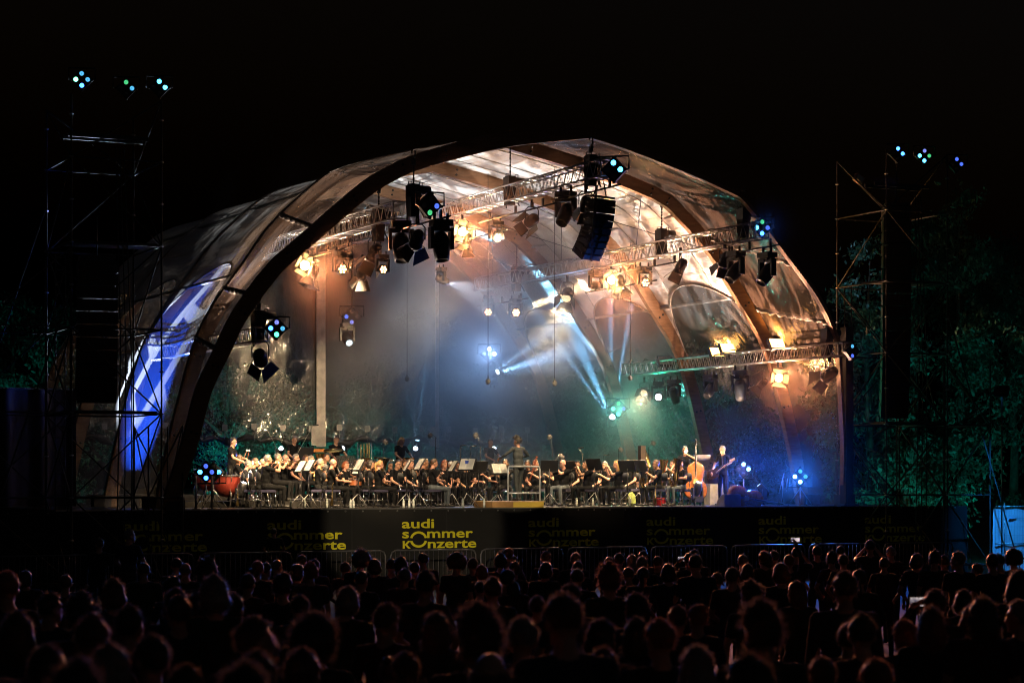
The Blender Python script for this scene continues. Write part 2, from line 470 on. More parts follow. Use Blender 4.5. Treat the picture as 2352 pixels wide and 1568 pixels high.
    for a in (1, 2, 3):
        for t in (.25, .5, .75):
            i0 = ib(zb(t))+.3; P_ = [Vector(surf(a, i0+(NP-1-2*i0)*j/70, t)) for j in range(71)]
            P_ = [v-Vector((v.x, 0, v.z-2)).normalized()*.015 for v in P_]
            MB().path(P_, .016, 4).build('seam', sm_, TENT)
    # struts between the leaning front arch and the second one, purlins over the roof
    strut = mat('steel_strut', (.12, .11, .1), .5, .7)
    for i in (15, 22, 31, NP-32, NP-23, NP-16):
        p, q = surf(0, i, .02), surf(0, i, .98)
        MB().tube(p, q, .05, n=6).build('strut', strut, TENT)
        mid = MB(); n = 24
        pts = [Vector(p).lerp(Vector(q), j/n)+Vector((0, 0, -.05-.03*math.sin(j*2.1))) for j in range(n+1)]
        mid.path(pts, [.05+.02*math.sin(j*1.7) for j in range(n+1)], 5).build('rolled_cover', mat('grey_roll', (.35, .33, .3), .7, 0, .3, 9, .5), TENT)
    for a in (1, 2, 3):
        for i in (24, 34, NP-35, NP-25):
            p, q = surf(a, i, .02), surf(a, i, .98)
            MB().tube(Vector(p)-Vector((0, 0, .1)), Vector(q)-Vector((0, 0, .1)), .045, n=6).build('purlin', mat('grey_purlin', (.42, .4, .37), .6), TENT)
    cab = mat('steel_cable', (.06, .06, .06), .5, .6)
    for a in (1, 2, 3):                                 # cross bracing cables under the roof
        for (i, j) in ((30, 46), (46, 30), (NP-47, NP-31), (NP-31, NP-47)):
            MB().tube(Vector(surf(a, i, .02))-Vector((0, 0, .15)), Vector(surf(a, j, .98))-Vector((0, 0, .15)), .012, n=4).build('brace_cable', cab, TENT)
    # back wall of clear film with gathered hem
    b = MB(); b.smooth = True; nx = 96; nz = 26; yb = 17.75; X0, X1 = -9.6, 9.6; idx = {}
    rr = random.Random(3); ph = [rr.uniform(0, 6.3) for _ in range(9)]
    def hem(x):
        u = (x+9.6)/1.05; return 2.0+.16*abs(math.cos(math.pi*u/1.0))+.05*math.sin(x*3.1+1)
    for i in range(nx+1):
        x = X0+(X1-X0)*i/nx
        zt = np.interp(abs(x), HP[::-1, 0], HP[::-1, 1])
        z0 = hem(x)
        for j in range(nz+1):
            t = (j/nz)**1.6; z = z0+(max(zt, z0+.05)-z0)*t
            g = math.exp(-(z-z0)*1.6)
            y = yb+g*(.18*math.sin(x*9+2*math.sin(z*4))+.09*math.sin(x*23+z*9))+.03*math.sin(x*1.3+z)
            b.v.append((x, y, z))
    for i in range(nx):
        for j in range(nz): k = i*(nz+1)+j; b.addf((k, k+1, k+nz+2, k+nz+1))
    bw = b.build('back_wall_film', WINF, TENT)
    hm = mat('gathered_black_hem', (.05, .05, .05), .35, 0, .5, 7, .5)
    pts = []
    for i in range(240):
        x = X0+(X1-X0)*i/239
        pts.append((x, yb-.05+.05*math.sin(x*7), hem(x)+.02))
    MB().path(pts, [.09+.04*math.sin(i*.7)+.03*math.sin(i*.23+1) for i in range(240)], 7).build('hem', hm, bw)
    pm = mat('eyelet_patch', (.5, .48, .45), .8, 0, .1, 20)
    for i in range(19):
        x = -9.3+i*1.04
        pt = obj('eyelet_patch', MB().box((0, 0, 0), (.19, .02, .22)).mesh('patch', pm), bw, (x, yb-.16, 2.55+.03*math.sin(i*2)))
        MB().path([(0, -.02, -.08), (.02*math.sin(i), -.03, -.32), (.05*math.sin(i*3), .03, -.5)], .014, 4).build('strap', pm, pt)
    band = mat('grey_webbing_band', (.8, .76, .7), .85, 0, .2, 4, .3)
    for xp, wd in ((738, .33), (1005, .13)):
        s = s_at(xp, 17.55)-.55
        MB().box((s, 17.6, 5.9), (wd, .05, 8.0)).build('wall_band', band, bw)
        MB().box((s-.1, 17.57, 2.3), (wd+.2, .05, .7)).build('band_foot', band, bw)
tent()

# ------------------------------------------------------------------ trusses
def truss(s, z, d0, d1, w, label):
    L = d1-d0
    r = thing('lighting_truss', label, 'truss', S(s, d0, z), PHI, 'lighting trusses under the tent roof')
    h = w/2
    for x, q in ((-h, -h), (h, -h), (-h, h), (h, h)):
        MB().tube((x, 0, q), (x, L, q), .025, n=8).build('chord', ALU, r)
    b = MB(); n = int(L/w/1.0)
    st = L/n
    for i in range(n):
        y0, ym, y1 = i*st, (i+.5)*st, (i+1)*st
        for x in (-h, h): b.tube((x, y0, -h), (x, ym, h), .011, n=4); b.tube((x, ym, h), (x, y1, -h), .011, n=4)
        for q in (-h, h): b.tube((-h, y0, q), (h, ym, q), .011, n=4); b.tube((h, ym, q), (-h, y1, q), .011, n=4)
    tag(b.build('lattice', ALU, r), kind='stuff')
    e = MB()
    for y in (0, L):
        for (p, q) in (((-h, -h), (h, -h)), ((h, -h), (h, h)), ((h, h), (-h, h)), ((-h, h), (-h, -h))):
            e.tube((p[0], y, p[1]), (q[0], y, q[1]), .022, n=6)
    e.build('end_frame', ALU, r)
    c = MB()                                            # multicore cable lying along the truss
    rr = random.Random(int(s*10)); pts = []
    for i in range(40):
        pts.append((rr.uniform(-.5, .5)*w*.5, L*i/39, h+.02+(.1 if rr.random() < .15 else 0)))
    c.path(pts, .02, 5).build('cable', RUBBER, r)
    return r
TR = {'T0': (-7.95, 4.35, -2.0, 11.0, .32), 'TL': (-4.75, 7.45, -3.3, 15.0, .42), 'TC': (.55, 8.72, -4.3, 16.0, .42), 'TR': (5.85, 7.5, -3.2, 15.0, .42), 'T3': (9.1, 4.42, -2.3, 10.4, .36)}
truss(*TR['T0'], 'lowest truss on the left, running back behind the leaning front arch')
truss(*TR['TL'], 'upper left truss glowing orange, ending at the hoist beside two black moving heads')
truss(*TR['TC'], 'highest truss under the ridge, ending above the hanging loudspeaker array')
truss(*TR['TR'], 'upper right truss crossing in front of the orange timber arch')
truss(*TR['T3'], 'lowest truss on the right with amber floodlights standing on it')

# ------------------------------------------------------------------ fixtures
BODY = {}
def shared(key, fn):
    if key not in BODY: BODY[key] = fn()
    return BODY[key]
def fres_body():
    b = MB(); b.smooth = True
    b.lathe([(.001, .22), (.07, .22), (.11, .17), (.125, .08), (.125, -.12), (.135, -.125), (.135, -.17), (.12, -.17), (.115, -.1), (.001, -.1)], 16)
    for k in range(5): b.lathe([(.128, .1-k*.035), (.136, .095-k*.035), (.128, .085-k*.035)], 16)
    return b.mesh('can', BLACK)
def doors():
    b = MB(); b.cm = 0
    for k in range(4):
        R = Matrix.Rotation(k*math.pi/2, 3, 'Z'); w0, w1 = (.13, .22) if k % 2 == 0 else (.13, .15)
        y0, y1, z0, z1 = .14, .26, -.17, -.40
        P = [R @ Vector(p) for p in ((-w0, y0, z0), (w0, y0, z0), (w1, y1, z1), (-w1, y1, z1))]
        b.quad(*P); b.quad(*[p+Vector((0, 0, .004))-(R @ Vector((0, .006, 0))) for p in reversed(P)])
    return b.mesh('barn_doors', mat('painted_barn_door', (.03, .03, .03), .5, .4))
def yoke_mesh():
    b = MB()
    b.path([(-.16, 0, -.3), (-.16, 0, -.06), (-.1, 0, 0), (.1, 0, 0), (.16, 0, -.06), (.16, 0, -.3)], .014, 5)
    b.box((0, 0, .05), (.06, .06, .12)); b.tube((0, 0, .1), (0, 0, .17), .035, n=8)
    return b.mesh('yoke', BLACK)
def lens_mesh(r, z, m, n=14, dome=.012):
    return MB().lathe([(r, z), (r*.7, z-dome*.8), (.001, z-dome)], n).mesh('lens', m)
def orient(o, d, roll=0.0):
    q = Vector(d).to_track_quat('-Z', 'Y'); o.rotation_mode = 'QUATERNION'
    o.rotation_quaternion = q @ Quaternion((0, 0, 1), roll); return o
def yaw_of(d): return math.atan2(d[1], d[0])+math.pi/2
def fresnel(P, target, label, lens=None, light=None, scale=1.0, group='theatre fresnels with barn doors'):
    P = Vector(P); C = P+Vector((0, 0, -.3*scale)); d = (Vector(target)-C).normalized()
    r = thing('fresnel_lamp', label, 'stage light', P, 0, group, scale)
    obj('yoke', shared('yoke', yoke_mesh), r, rot=(0, 0, yaw_of(d)))
    b = obj('can', shared('fres', fres_body), r, (0, 0, -.3)); orient(b, d)
    dd = obj('barn_doors', shared('doors', doors), b, rot=(0, 0, random.uniform(0, 1.5)))
    lm = emit('lamp_'+lens[0], lens[1], lens[2]) if lens else mat('dark_lens', (.1, .1, .1), .15)
    obj('lens', shared(('fl', lm.name), lambda: lens_mesh(.115, -.168, lm, dome=.03)), b)
    if light: spot(r, Vector((0, 0, -.3))+d*.2, d, *light)
    if lens is WARM:                                    # the bare lamp also spills to all sides
        pl = bpy.data.lights.new('lamp_glow', 'POINT'); pl.energy = 70; pl.color = (1, .5, .14); pl.shadow_soft_size = .1
        po = bpy.data.objects.new('lamp_glow', pl); COL.objects.link(po); po.parent = r; po.location = Vector((0, 0, -.3))+d*.5
    return r
def quad(P, d, cols, label, light=None, scale=1.0, stand=0.0, group='four-eye colour floods'):
    """square head stood on its corner with four lenses: top, left, right, bottom"""
    P = Vector(P); d = Vector(d).normalized()
    r = thing('four_eye_flood', label, 'stage light', P, 0, group, scale)
    def body():
        b = MB(); b.box((0, 0, .05), (.36, .36, .14)); b.box((0, 0, .16), (.26, .26, .1))
        for x in (-1, 1):
            for y in (-1, 1): b.tube((x*.165, y*.165, -.05), (x*.165, y*.165, .14), .03, n=8)
        return b.mesh('housing', BLACK)
    b = obj('housing', shared('quadbody', body), r); orient(b, d, math.pi/4)
    for (x, y), c in zip(((.095, .095), (-.095, .095), (.095, -.095), (-.095, -.095)), cols):
        m = emit('eye_%s' % c[0], c[1], c[2]) if c else mat('dark_lens', (.1, .1, .1), .15)
        obj('lens', shared(('ql', m.name), lambda: lens_mesh(.052, -.022, m)), b, (x, y, 0))
        rim = obj('lens_ring', shared('qring', lambda: MB().lathe([(.054, -.02), (.07, -.03), (.07, -.018)], 14).mesh('ring', RUBBER)), b, (x, y, 0))
    def yk():
        m = MB(); m.path([(-.3, 0, 0), (-.3, 0, -.26), (.3, 0, -.26), (.3, 0, 0)], .018, 5); return m.mesh('bracket', BLACK)
    obj('bracket', shared('qyk', yk), r, rot=(0 if stand else math.pi, 0, yaw_of(d)))
    if stand:
        k = MB(); k.tube((0, 0, -.26), (0, 0, -stand+.25), .018, n=6)
        k.build('stand_pole', STEEL, r)
        for q in range(3):
            a = q*2.1+.4
            MB().tube((0, 0, -stand+.45), (.35*math.cos(a), .35*math.sin(a), -stand+.01), .012, n=5).build('stand_leg', STEEL, r)
    if light: spot(r, d*.12, d, *light)
    return r
def mover(P, d, label, kind='spot', lens=None, light=None, scale=1.0, floor=False, group='moving head lights'):
    P = Vector(P); d = Vector(d).normalized(); sg = 1 if floor else -1
    r = thing('moving_head', label, 'stage light', P, 0, group, scale)
    def base():
        b = MB(); b.box((0, 0, -.06), (.36, .3, .12)); b.box((0, 0, -.14), (.24, .24, .05))
        for x in (-.13, .13): b.tube((x, 0, 0), (x, 0, .12), .03, n=6)
        return b.mesh('base', BLACK)
    def arms():
        b = MB()
        for x in (-1, 1): b.box((x*.2, 0, -.34), (.06, .14, .4)); b.box((x*.11, 0, -.18), (.2, .16, .07))
        return b.mesh('arms', BLACK)
    def head():
        b = MB(); b.smooth = True
        b.lathe([(.001, .24), (.1, .23), (.15, .14), (.16, 0), (.15, -.16), (.125, -.3), (.118, -.3), (.1, -.27), (.001, -.27)], 14)
        return b.mesh('head', BLACK)
    def whead():
        b = MB(); b.smooth = True
        b.lathe([(.001, .15), (.09, .14), (.15, .06), (.165, -.04), (.155, -.1), (.14, -.1), (.001, -.09)], 16)
        return b.mesh('head', BLACK)
    rot = math.pi if floor else 0
    yw = yaw_of(d) if abs(d.z) < .98 else .5
    obj('base', shared('mbase', base), r, rot=(rot, 0, yw)); obj('arms', shared('marms', arms), r, rot=(rot, 0, yw))
    hd = obj('head', shared('mwash', whead) if kind == 'wash' else shared('mhead', head), r, (0, 0, sg*.46)); orient(hd, d)
    if lens:
        lm = emit('lamp_'+lens[0], lens[1], lens[2])
        if kind == 'wash':
            b = shared(('wl', lm.name), lambda: wash_lens(lm)); obj('lens_cluster', b, hd)
        else: obj('lens', shared(('ml', lm.name), lambda: lens_mesh(.1, -.285, lm)), hd)
    if light:
        for L in (light if isinstance(light, list) else [light]):
            dd = L[0] if hasattr(L[0], '__len__') else d
            args = L[1:] if hasattr(L[0], '__len__') else L
            spot(r, Vector((0, 0, sg*.46))+Vector(dd).normalized()*.34, dd, *args)
    return r
def wash_lens(lm):
    b = MB()
    for k in range(7):
        a = k*math.pi/3; x, y = (0, 0) if k == 6 else (.085*math.cos(a), .085*math.sin(a))
        b.lathe([(.036, -.1), (.024, -.112), (.001, -.116)], 10, (x, y, 0))
    return b.mesh('lens_cluster', lm)
def hoist(P, up, label, bag=.5):
    r = thing('chain_hoist', label, 'chain hoist', P, PHI+.2, 'black chain hoists on the trusses')
    b = MB(); b.box((0, 0, 0), (.3, .26, .3)); b.box((.0, 0, .16), (.24, .2, .05)); b.build('gearbox', BLACK, r)
    b = MB(); b.path([(.15, 0, .06), (.46, 0, .06)], .11, 10); b.build('motor', BLACK, r)
    for x in (-.1, .22):
        MB().path([(x-.05, 0, .15), (x-.05, 0, .24), (x+.05, 0, .24), (x+.05, 0, .15)], .012, 5).build('carry_handle', BLACK, r)
    b = MB(); b.box((-.02, 0, -.38), (.24, .2, .5), taper=1.15); b.build('chain_bag', mat('black_canvas', (.01, .01, .01), .9), r)
    b = MB(); b.path([(0, 0, .18), (0, 0, up-.25)], .014, 4)
    n = max(3, int((up-.4)/.09))
    for k in range(n): b.box((0, 0, .22+k*.09), (.05 if k % 2 else .014, .014 if k % 2 else .05, .07))
    b.build('chain', mat('dark_chain', (.05, .05, .05), .4, .8), r)
    b = MB(); b.box((0, 0, up-.32), (.08, .07, .16)); b.path([(0, 0, up-.24), (.05, 0, up-.16), (.05, 0, up-.06), (0, 0, up), (-.05, 0, up-.05), (-.05, 0, up-.12)], .018, 6)
    b.build('hook', BLACK, r)
    b = MB(); b.path([(.1, .02, -.14), (.22, .05, -.4), (.34, .02, -.62)], .022, 5); b.path([(-.12, .02, -.14), (-.1, .05, -.4), (-.12, .02, -.72)], .022, 5)
    b.build('sling', BLACK, r)
    return r
def pipe(s, d0, d1, z, label, dx=0.0):
    r = thing('lamp_pipe', label, 'lamp pipe', S(s+dx, d0, z), PHI, 'black lamp pipes under the trusses')
    MB().tube((0, 0, 0), (0, d1-d0, 0), .025, n=8).build('pipe', BLACK, r)
    for t in (.15, .5, .85):
        MB().box((0, (d1-d0)*t, .1), (.05, .07, .22)).build('clamp', BLACK, r)
    return r
def at(tr, x, y, dx=0.0):
    """world point seen at pixel x, y on the vertical plane of a truss"""
    s = TR[tr][0]+dx; d = d_at(x, s); return S(s, d, z_at(y, s, d))
WARM = ('warm', (1, .55, .18), 70); WARM2 = ('warm_wash', (1, .5, .2), 9); DIMW = ('dim_warm', (1, .7, .4), 1.2)
BLU = ('blue', (.035, .17, 1), 9); BLUd = ('blue_dim', (.08, .16, 1), 1.3); CYA = ('cyan', (.06, .5, 1), 8); CYAd = ('cyan_dim', (.1, .5, .9), 1.1)
GRN = ('green', (.06, 1, .5), 6); GRNd = ('green_dim', (.1, .8, .3), .8); BW = ('blazing_blue', (.2, .42, 1), 14); WHT = ('cool_white', (.75, .87, 1), 25); LAV = ('lavender', (.25, .3, 1), 1.0)
CAMDIR = Vector((0, -1, -.08))
CROWD = Vector((4, 16, 1.4))
def toward(x, y, z): return Vector((x, y, z))
PLAY = S(0, 4, 1.0)
def fixtures():
    fr = 'lighting of the audience'
    red = (1, .29, .10)
    # --- upper left truss
    hoist(at('TL', 950, 440), 1.05, 'chain hoist with chain bag hanging beside two black moving heads, upper left')
    hoist(at('TL', 870, 498), 1.0, 'small far chain hoist half hidden by the front arch at the left truss')
    hoist(at('TC', 1172, 420), 1.5, 'chain hoist halfway along the ridge truss')
    hoist(at('TC', 1358, 372), .65, 'chain hoist right above the hanging loudspeaker array')
    hoist(at('TR', 1708, 494), .75, 'chain hoist at the front end of the upper right truss')
    hoist(at('TR', 1520, 540), 1.2, 'chain hoist halfway along the upper right truss')
    hoist(at('TR', 1187, 625), 1.3, 'farthest chain hoist, hazy, over the far end of the upper right truss')
    hoist(at('T0', 594, 730), .6, 'chain hoist above the low left truss next to a four-eye flood')
    hoist(at('T3', 1900, 768), .7, 'chain hoist above the front end of the low right truss')
    D = lambda tr, x: d_at(x, TR[tr][0])
    pipe(-4.75, D('TL', 1035), D('TL', 890), 6.98, 'black pipe carrying two moving heads under the upper left truss')
    pipe(-4.75, D('TL', 820), D('TL', 690), 6.88, 'black pipe under the dark far end of the upper left truss')
    pipe(.55, D('TC', 1425), D('TC', 1270), 8.2, 'black pipe above the loudspeaker array')
    pipe(.55, D('TC', 1275), D('TC', 1100), 8.15, 'black pipe under the middle of the ridge truss')
    pipe(.55, D('TC', 1165), D('TC', 1020), 7.75, 'black pipe holding the orange lamp under the ridge truss')
    pipe(5.85, D('TR', 1790), D('TR', 1655), 7.02, 'black pipe with two angled moving heads, upper right')
    pipe(5.85, D('TR', 1570), D('TR', 1440), 7.05, 'black pipe in the middle of the upper right truss')
    pipe(5.85, D('TR', 1508), D('TR', 1345), 6.62, 'black pipe holding the orange lamp under the upper right truss')
    pipe(5.85, D('TR', 1215), D('TR', 1095), 6.75, 'far hazy pipe under the upper right truss')
    AUD = (90000, red, 38, .9, .1)
    # warm lamps facing the audience
    fresnel(at('TL', 697, 580), CROWD+Vector((3, 4, 0)), 'brilliant orange lamp beside the left arch, above the grey band', WARM, AUD, 1.15)
    fresnel(at('TC', 1062, 504), CROWD, 'brilliant orange lamp under the ridge truss', WARM, AUD, 1.15)
    fresnel(at('TR', 1403, 618), CROWD+Vector((3, 0, 0)), 'brilliant orange lamp under the upper right truss', WARM, AUD, 1.1)
    fresnel(at('T3', 1787, 844), CROWD+Vector((5, 0, 0)), 'brilliant orange lamp under the low right truss', WARM, (60000, red, 38, .9, .1), 1.0)
    key = (1, .70, .38)
    def K(tr, x, y, tx, lab, sc=1.0, P=40000, deg=46, lens=DIMW, td=3.0):
        s = s_at(tx, td); fresnel(at(tr, x, y), S(s, td, .9), lab, lens, (P, key, deg, .7, .1), sc)
    K('TL', 860, 548, 620, 'fresnel with open barn doors left of the two hanging moving heads', 1.25)
    K('TL', 958, 515, 800, 'fresnel between the two hanging moving heads', 1.25)
    K('TL', 832, 600, 720, 'far fresnel lit from behind under the left truss', 1.0, 16000)
    K('TL', 720, 602, 560, 'fresnel half hidden behind the left orange lamp', 1.0, 16000)
    K('TC', 1345, 440, 1250, 'fresnel just left of the loudspeaker array', 1.1)
    fresnel(at('TC', 1222, 476), S(s_at(740, 17.5), 17.5, 4.4), 'fresnel with spread barn doors under the middle of the ridge truss', DIMW, (70000, key, 22, .6, .1), 1.2)
    K('TC', 1073, 530, 940, 'fresnel below the orange lamp of the ridge truss', 1.0, 16000)
    K('TR', 1563, 585, 1330, 'fresnel under the middle of the upper right truss', 1.2)
    K('TR', 1425, 625, 1480, 'fresnel beside the orange lamp of the upper right truss', 1.05)
    K('TR', 1665, 570, 1480, 'fresnel behind the angled moving heads, upper right', 1.1)
    K('TR', 1303, 648, 1180, 'hazy fresnel with big doors above the hanging microphone', 1.3, 20000)
    K('T3', 1480, 878, 1420, 'fresnel under the far half of the low right truss', 1.0, 5000)
    K('T3', 1905, 830, 1600, 'fresnel at the front end of the low right truss', 1.25, 16000)
    K('T3', 1750, 862, 1560, 'fresnel with one bright door left of the low orange lamp', .9, 10000)
    K('T0', 598, 785, 640, 'fresnel hanging alone under the low left truss', 1.3, 20000)
    # moving heads
    mover(at('TL', 921, 508), (.05, -.3, -1), 'left one of two hanging moving heads, upper left', scale=1.35)
    mover(at('TL', 1013, 505), (.1, -.2, -1), 'right one of two hanging moving heads, upper left', scale=1.3)
    mover(at('TC', 1300, 440), (-.4, -.6, -.9), 'moving head pointing down left of the loudspeaker array', scale=1.25)
    mover(at('TR', 1690, 577), (-.8, -.6, -1), 'left one of two angled moving heads, upper right', scale=1.2)
    mover(at('TR', 1762, 580), (-.7, -.5, -1), 'right one of two angled moving heads, upper right', scale=1.2)
    mover(at('TC', 1140, 508), (.5, -1, -.35), 'small wash light with glowing lens cluster under the ridge truss', 'wash', WARM2, scale=.95)
    mover(at('TL', 783, 578), (.6, -1, -.15), 'small wash light with glowing lenses right of the left orange lamp', 'wash', WARM2)
    mover(at('TL', 797, 586, .4), (.6, -1, -.15), 'second small wash light behind, right of the left orange lamp', 'wash', WARM2, scale=.7)
    mover(at('TL', 878, 585), (.5, -1, -.2), 'small glowing wash light under the fresnel, left of the hanging moving heads', 'wash', WARM2, scale=.8)
    mover(at('TR', 1368, 622), (0, -.05, -1), 'wash light pointing straight down, upper right', 'wash')
    mover(at('TR', 1480, 612), (.35, -1, -.3), 'wash light with glowing lens cluster, right of the orange lamp', 'wash', WARM2, scale=1.0)
    mover(at('TR', 1120, 686), (.2, -1, -.1), 'far wash light with a red ring of lenses, leftmost on the hazy truss end', 'wash', WARM2, ((1, .12, .0), 90000, (1, .6, .3), 7, .3, .08), 1.0)
    mover(at('TR', 1184, 686), (.2, -1, -.1), 'far wash light throwing an orange beam to the upper right', 'wash', ('orange_beam', (1, .45, .15), 20), (AX*.6+BX*-.5+Vector((0, 0, .28)), 360000, (1, .62, .3), 11, .4, .1), 1.0)
    mover(at('T3', 1513, 876), (-.1, -1, -.1), 'moving head with a bright white lens under the low right truss', 'spot', ('wht', (.9, .95, 1), 6), scale=1.05)
    mover(at('T3', 1548, 872), (.3, .4, -1), 'dark moving head beside the white lens, low right truss')
    mover(at('T3', 1632, 860), (-.5, -.5, -.8), 'dark moving head under the middle of the low right truss')
    mover(at('T3', 1700, 850), (.1, .4, -1), 'large dark moving head left of the low orange lamp', scale=1.2)
    # four-eye floods: top, left, right, bottom
    B = lambda p, c=(.05, .22, 1), a=70: (p, c, a, .8, .12)
    quad(at('TL', 988, 472), (.55, -1, -.25), (None, BLUd, None, GRNd), 'four-eye flood with blue and green eyes above the hanging moving heads', B(500), 1.25)
    quad(at('TC', 1410, 390), (-.3, -1, -.1), (CYA, CYA, None, None), 'four-eye flood with two cyan eyes at the ridge truss end', B(900, (.03, .5, 1)), 1.3)
    quad(at('TR', 1750, 523), (.2, -1, -.05), (GRNd, BLUd, CYA, BLU), 'four-eye flood at the front end of the upper right truss', B(1800), 1.15)
    quad(at('T0', 635, 754), (.35, -1, -.05), (LAV, CYAd, BLU, GRN), 'four-eye flood with a green lower eye on the low left truss', B(1800), 1.1)
    quad(at('T3', 1957, 806), (.5, -1, 0), (CYAd, None, None, BLUd), 'four-eye flood outside the right wall with two small blue eyes', B(250), 1.0)
    q = quad(S(s_at(808, 13), 13, z_at(727, s_at(808, 13), 13)), (.1, -1, -.2), (None, None, BLUd, LAV), 'four-eye flood hanging far back beside the wide grey band', None, 1.3)
    MB().tube((0, 0, .2), (0, 0, 3.2), .02, n=5).build('drop_pole', BLACK, q)
    mover(S(s_at(797, 13.2), 13.2, z_at(742, s_at(797, 13.2), 13.2)), (.3, -.8, -.5), 'moving head hanging below the far four-eye flood', 'spot', ('wht_dim', (.8, .95, 1), 1.5), scale=1.1)
    # amber floods standing on the low right truss
    for (x, y, lit, dirn, lab) in ((1648, 808, 1, (.5, .1, .85), 'left one of two bright amber floods on the low right truss'), (1785, 788, 1, (.35, .1, .9), 'right one of two bright amber floods on the low right truss'), (1672, 799, 1, (.5, .35, .8), 'half hidden amber flood behind the left bright one'), (1528, 828, 0, (.4, .2, .9), 'unlit grey flood at the far end of the low right truss')):
        P = at('T3', x, y); r = thing('flood_panel', lab, 'stage light', P, PHI, 'flat floods on the low right truss')
        dn = (AX*dirn[0]+BX*dirn[1]+Vector((0, 0, dirn[2]))).normalized()
        b = obj('housing', shared('flood', lambda: MB().box((0, 0, .06), (.52, .36, .12)).mesh('housing', BLACK)), r)
        q = Matrix.Rotation(-PHI, 3, 'Z') @ (Vector((0, -.62, .55)) if lit else Vector((-.1, -.5, .7)))
        orient(b, Matrix.Rotation(PHI*0, 3, 'Z') @ Vector((0, -.55, .35)))
        m = emit('amber_panel', (1, .45, .1), 14) if lit else mat('grey_glass', (.4, .42, .45), .2)
        obj('glass', shared(('fg', m.name), lambda: MB().box((0, 0, -.004), (.46, .3, .012)).mesh('glass', m)), b)
        MB().box((0, 0, -.2), (.1, .1, .3)).build('bracket', BLACK, r)
        if lit: spot(r, dn*.1, Matrix.Rotation(-PHI, 3, 'Z') @ dn, 6000, (1, .42, .1), 110, .8, .2)
    # floor lights
    quad(S(s_at(470, 1), .9, .95), (.3, -1, .1), (BLUd, BLUd, CYA, BLU), 'four-eye flood on a stand beside the red timpani, left stage edge', B(1500, (.04, .3, 1)), 1.15, .95/1.15)
    quad(S(s_at(490, 1.5), 1.5, .95), (.1, -1, .1), (None, CYA, None, None), 'second four-eye flood on a stand behind the one beside the timpani', None, 1.1, .95/1.1)
    quad(S(s_at(1708, 3), 3.0, z_at(1077, s_at(1708, 3), 3)), (-.15, -1, 0), (BW, BW, None, None), 'four-eye flood with two blazing blue eyes behind the lying double bass', B(10000, (.03, .12, 1), 110), 1.1, 1.15/1.1)
    quad(S(s_at(1838, .5), .5, z_at(1094, s_at(1838, .5), .5)), (-.1, -1, 0), (CYAd, CYAd, BW, BW), 'four-eye flood on a pole near the right wall', B(16000, (.03, .2, 1), 110), 1.15, .85/1.15)
    quad(S(s_at(1617, 5), 5, z_at(1063, s_at(1617, 5), 5)), (.2, -1, 0), (None, None, CYA, None), 'four-eye flood with one cyan eye beside the standing double bass', B(400), .9, 1.2)
    quad(S(s_at(1420, 10.3), 10.3, z_at(938, s_at(1420, 10.3), 10.3)), (.15, -1, -.1), (GRNd, LAV, GRN, GRN), 'four-eye flood with green eyes in the hazy background', B(1500, (.1, .8, .6), 120), 1.3)
    quad(S(s_at(1490, 12), 12.3, z_at(926, s_at(1490, 12), 12)), (.3, -1, -.1), (None, None, GRN, None), 'four-eye flood with one green eye under the far end of the low right truss', B(1500, (.03, .9, .45), 120), 1.0)
    quad(S(s_at(1124, 14), 14, z_at(813, s_at(1124, 14), 14)), (-.1, -1, 0), (('bw', (.3, .45, 1), 16), ('bw', (.3, .45, 1), 16), LAV, None), 'four-eye flood with two white-blue eyes hanging in the smoke', B(5000, (.3, .5, .9), 110), 1.3)
    U = Vector((0, 0, 1))
    beam = (.22, .62, 1)
    P = S(s_at(1406, 13), 13, z_at(970, s_at(1406, 13), 13)-.4)
    mover(P, (0, -1, .5), 'moving head throwing thin cyan beams upward in the smoke', 'spot', WHT,
          [((-.75, -.2, 1.05), 240000, beam, 4.5, .5, .05), ((-.02, -.1, 1), 1300000, beam, 3.5, .5, .05), ((.16, -.1, 1), 1400000, beam, 3.5, .5, .05), ((-.45, -.2, 1), 160000, beam, 12, .8, .05)], floor=True)
    P = S(s_at(1131, 14), 14, z_at(857, s_at(1131, 14), 14)-.4)
    mover(P, (.7, -.5, .3), 'moving head throwing a blue fan of light to the right', 'spot', WHT,
          [((1, 0, .3), 80000, (.3, .6, 1), 22, .9, .05), ((1, .0, .75), 70000, (.3, .6, 1), 14, 1.0, .05), ((1, 0, .08), 40000, (.3, .6, 1), 12, 1.0, .05)], floor=True, scale=.8)
    P = S(s_at(958, 15), 15, 1.6)
    mover(P, (.1, -.4, 1), 'moving head behind the tubas with two faint cyan beams', 'spot', ('cy2', (.4, .8, 1), 5),
          [((.10, 0, 1), 120000, beam, 3.2, .5, .05), ((-.2, 0, 1), 50000, beam, 3.0, .5, .05)], floor=True, scale=.7)
    for x, lab in ((645, 'small white uplight behind the percussion, leftmost of four'), (786, 'small white uplight beside the perforated music desk'), (953, 'small white uplight behind the tubas'), (1133, 'small white uplight behind the standing player left of the conductor')):
        mover(S(s_at(x, 14.5), 14.5, z_at(1035, s_at(x, 14.5), 14.5)-.3), (.15, -1, .3), lab, 'spot', WHT, ((.05, -.35, 1), 700, (.4, .7, 1), 24, .8, .05), .7, True, 'small uplights along the back of the stage')
fixtures()

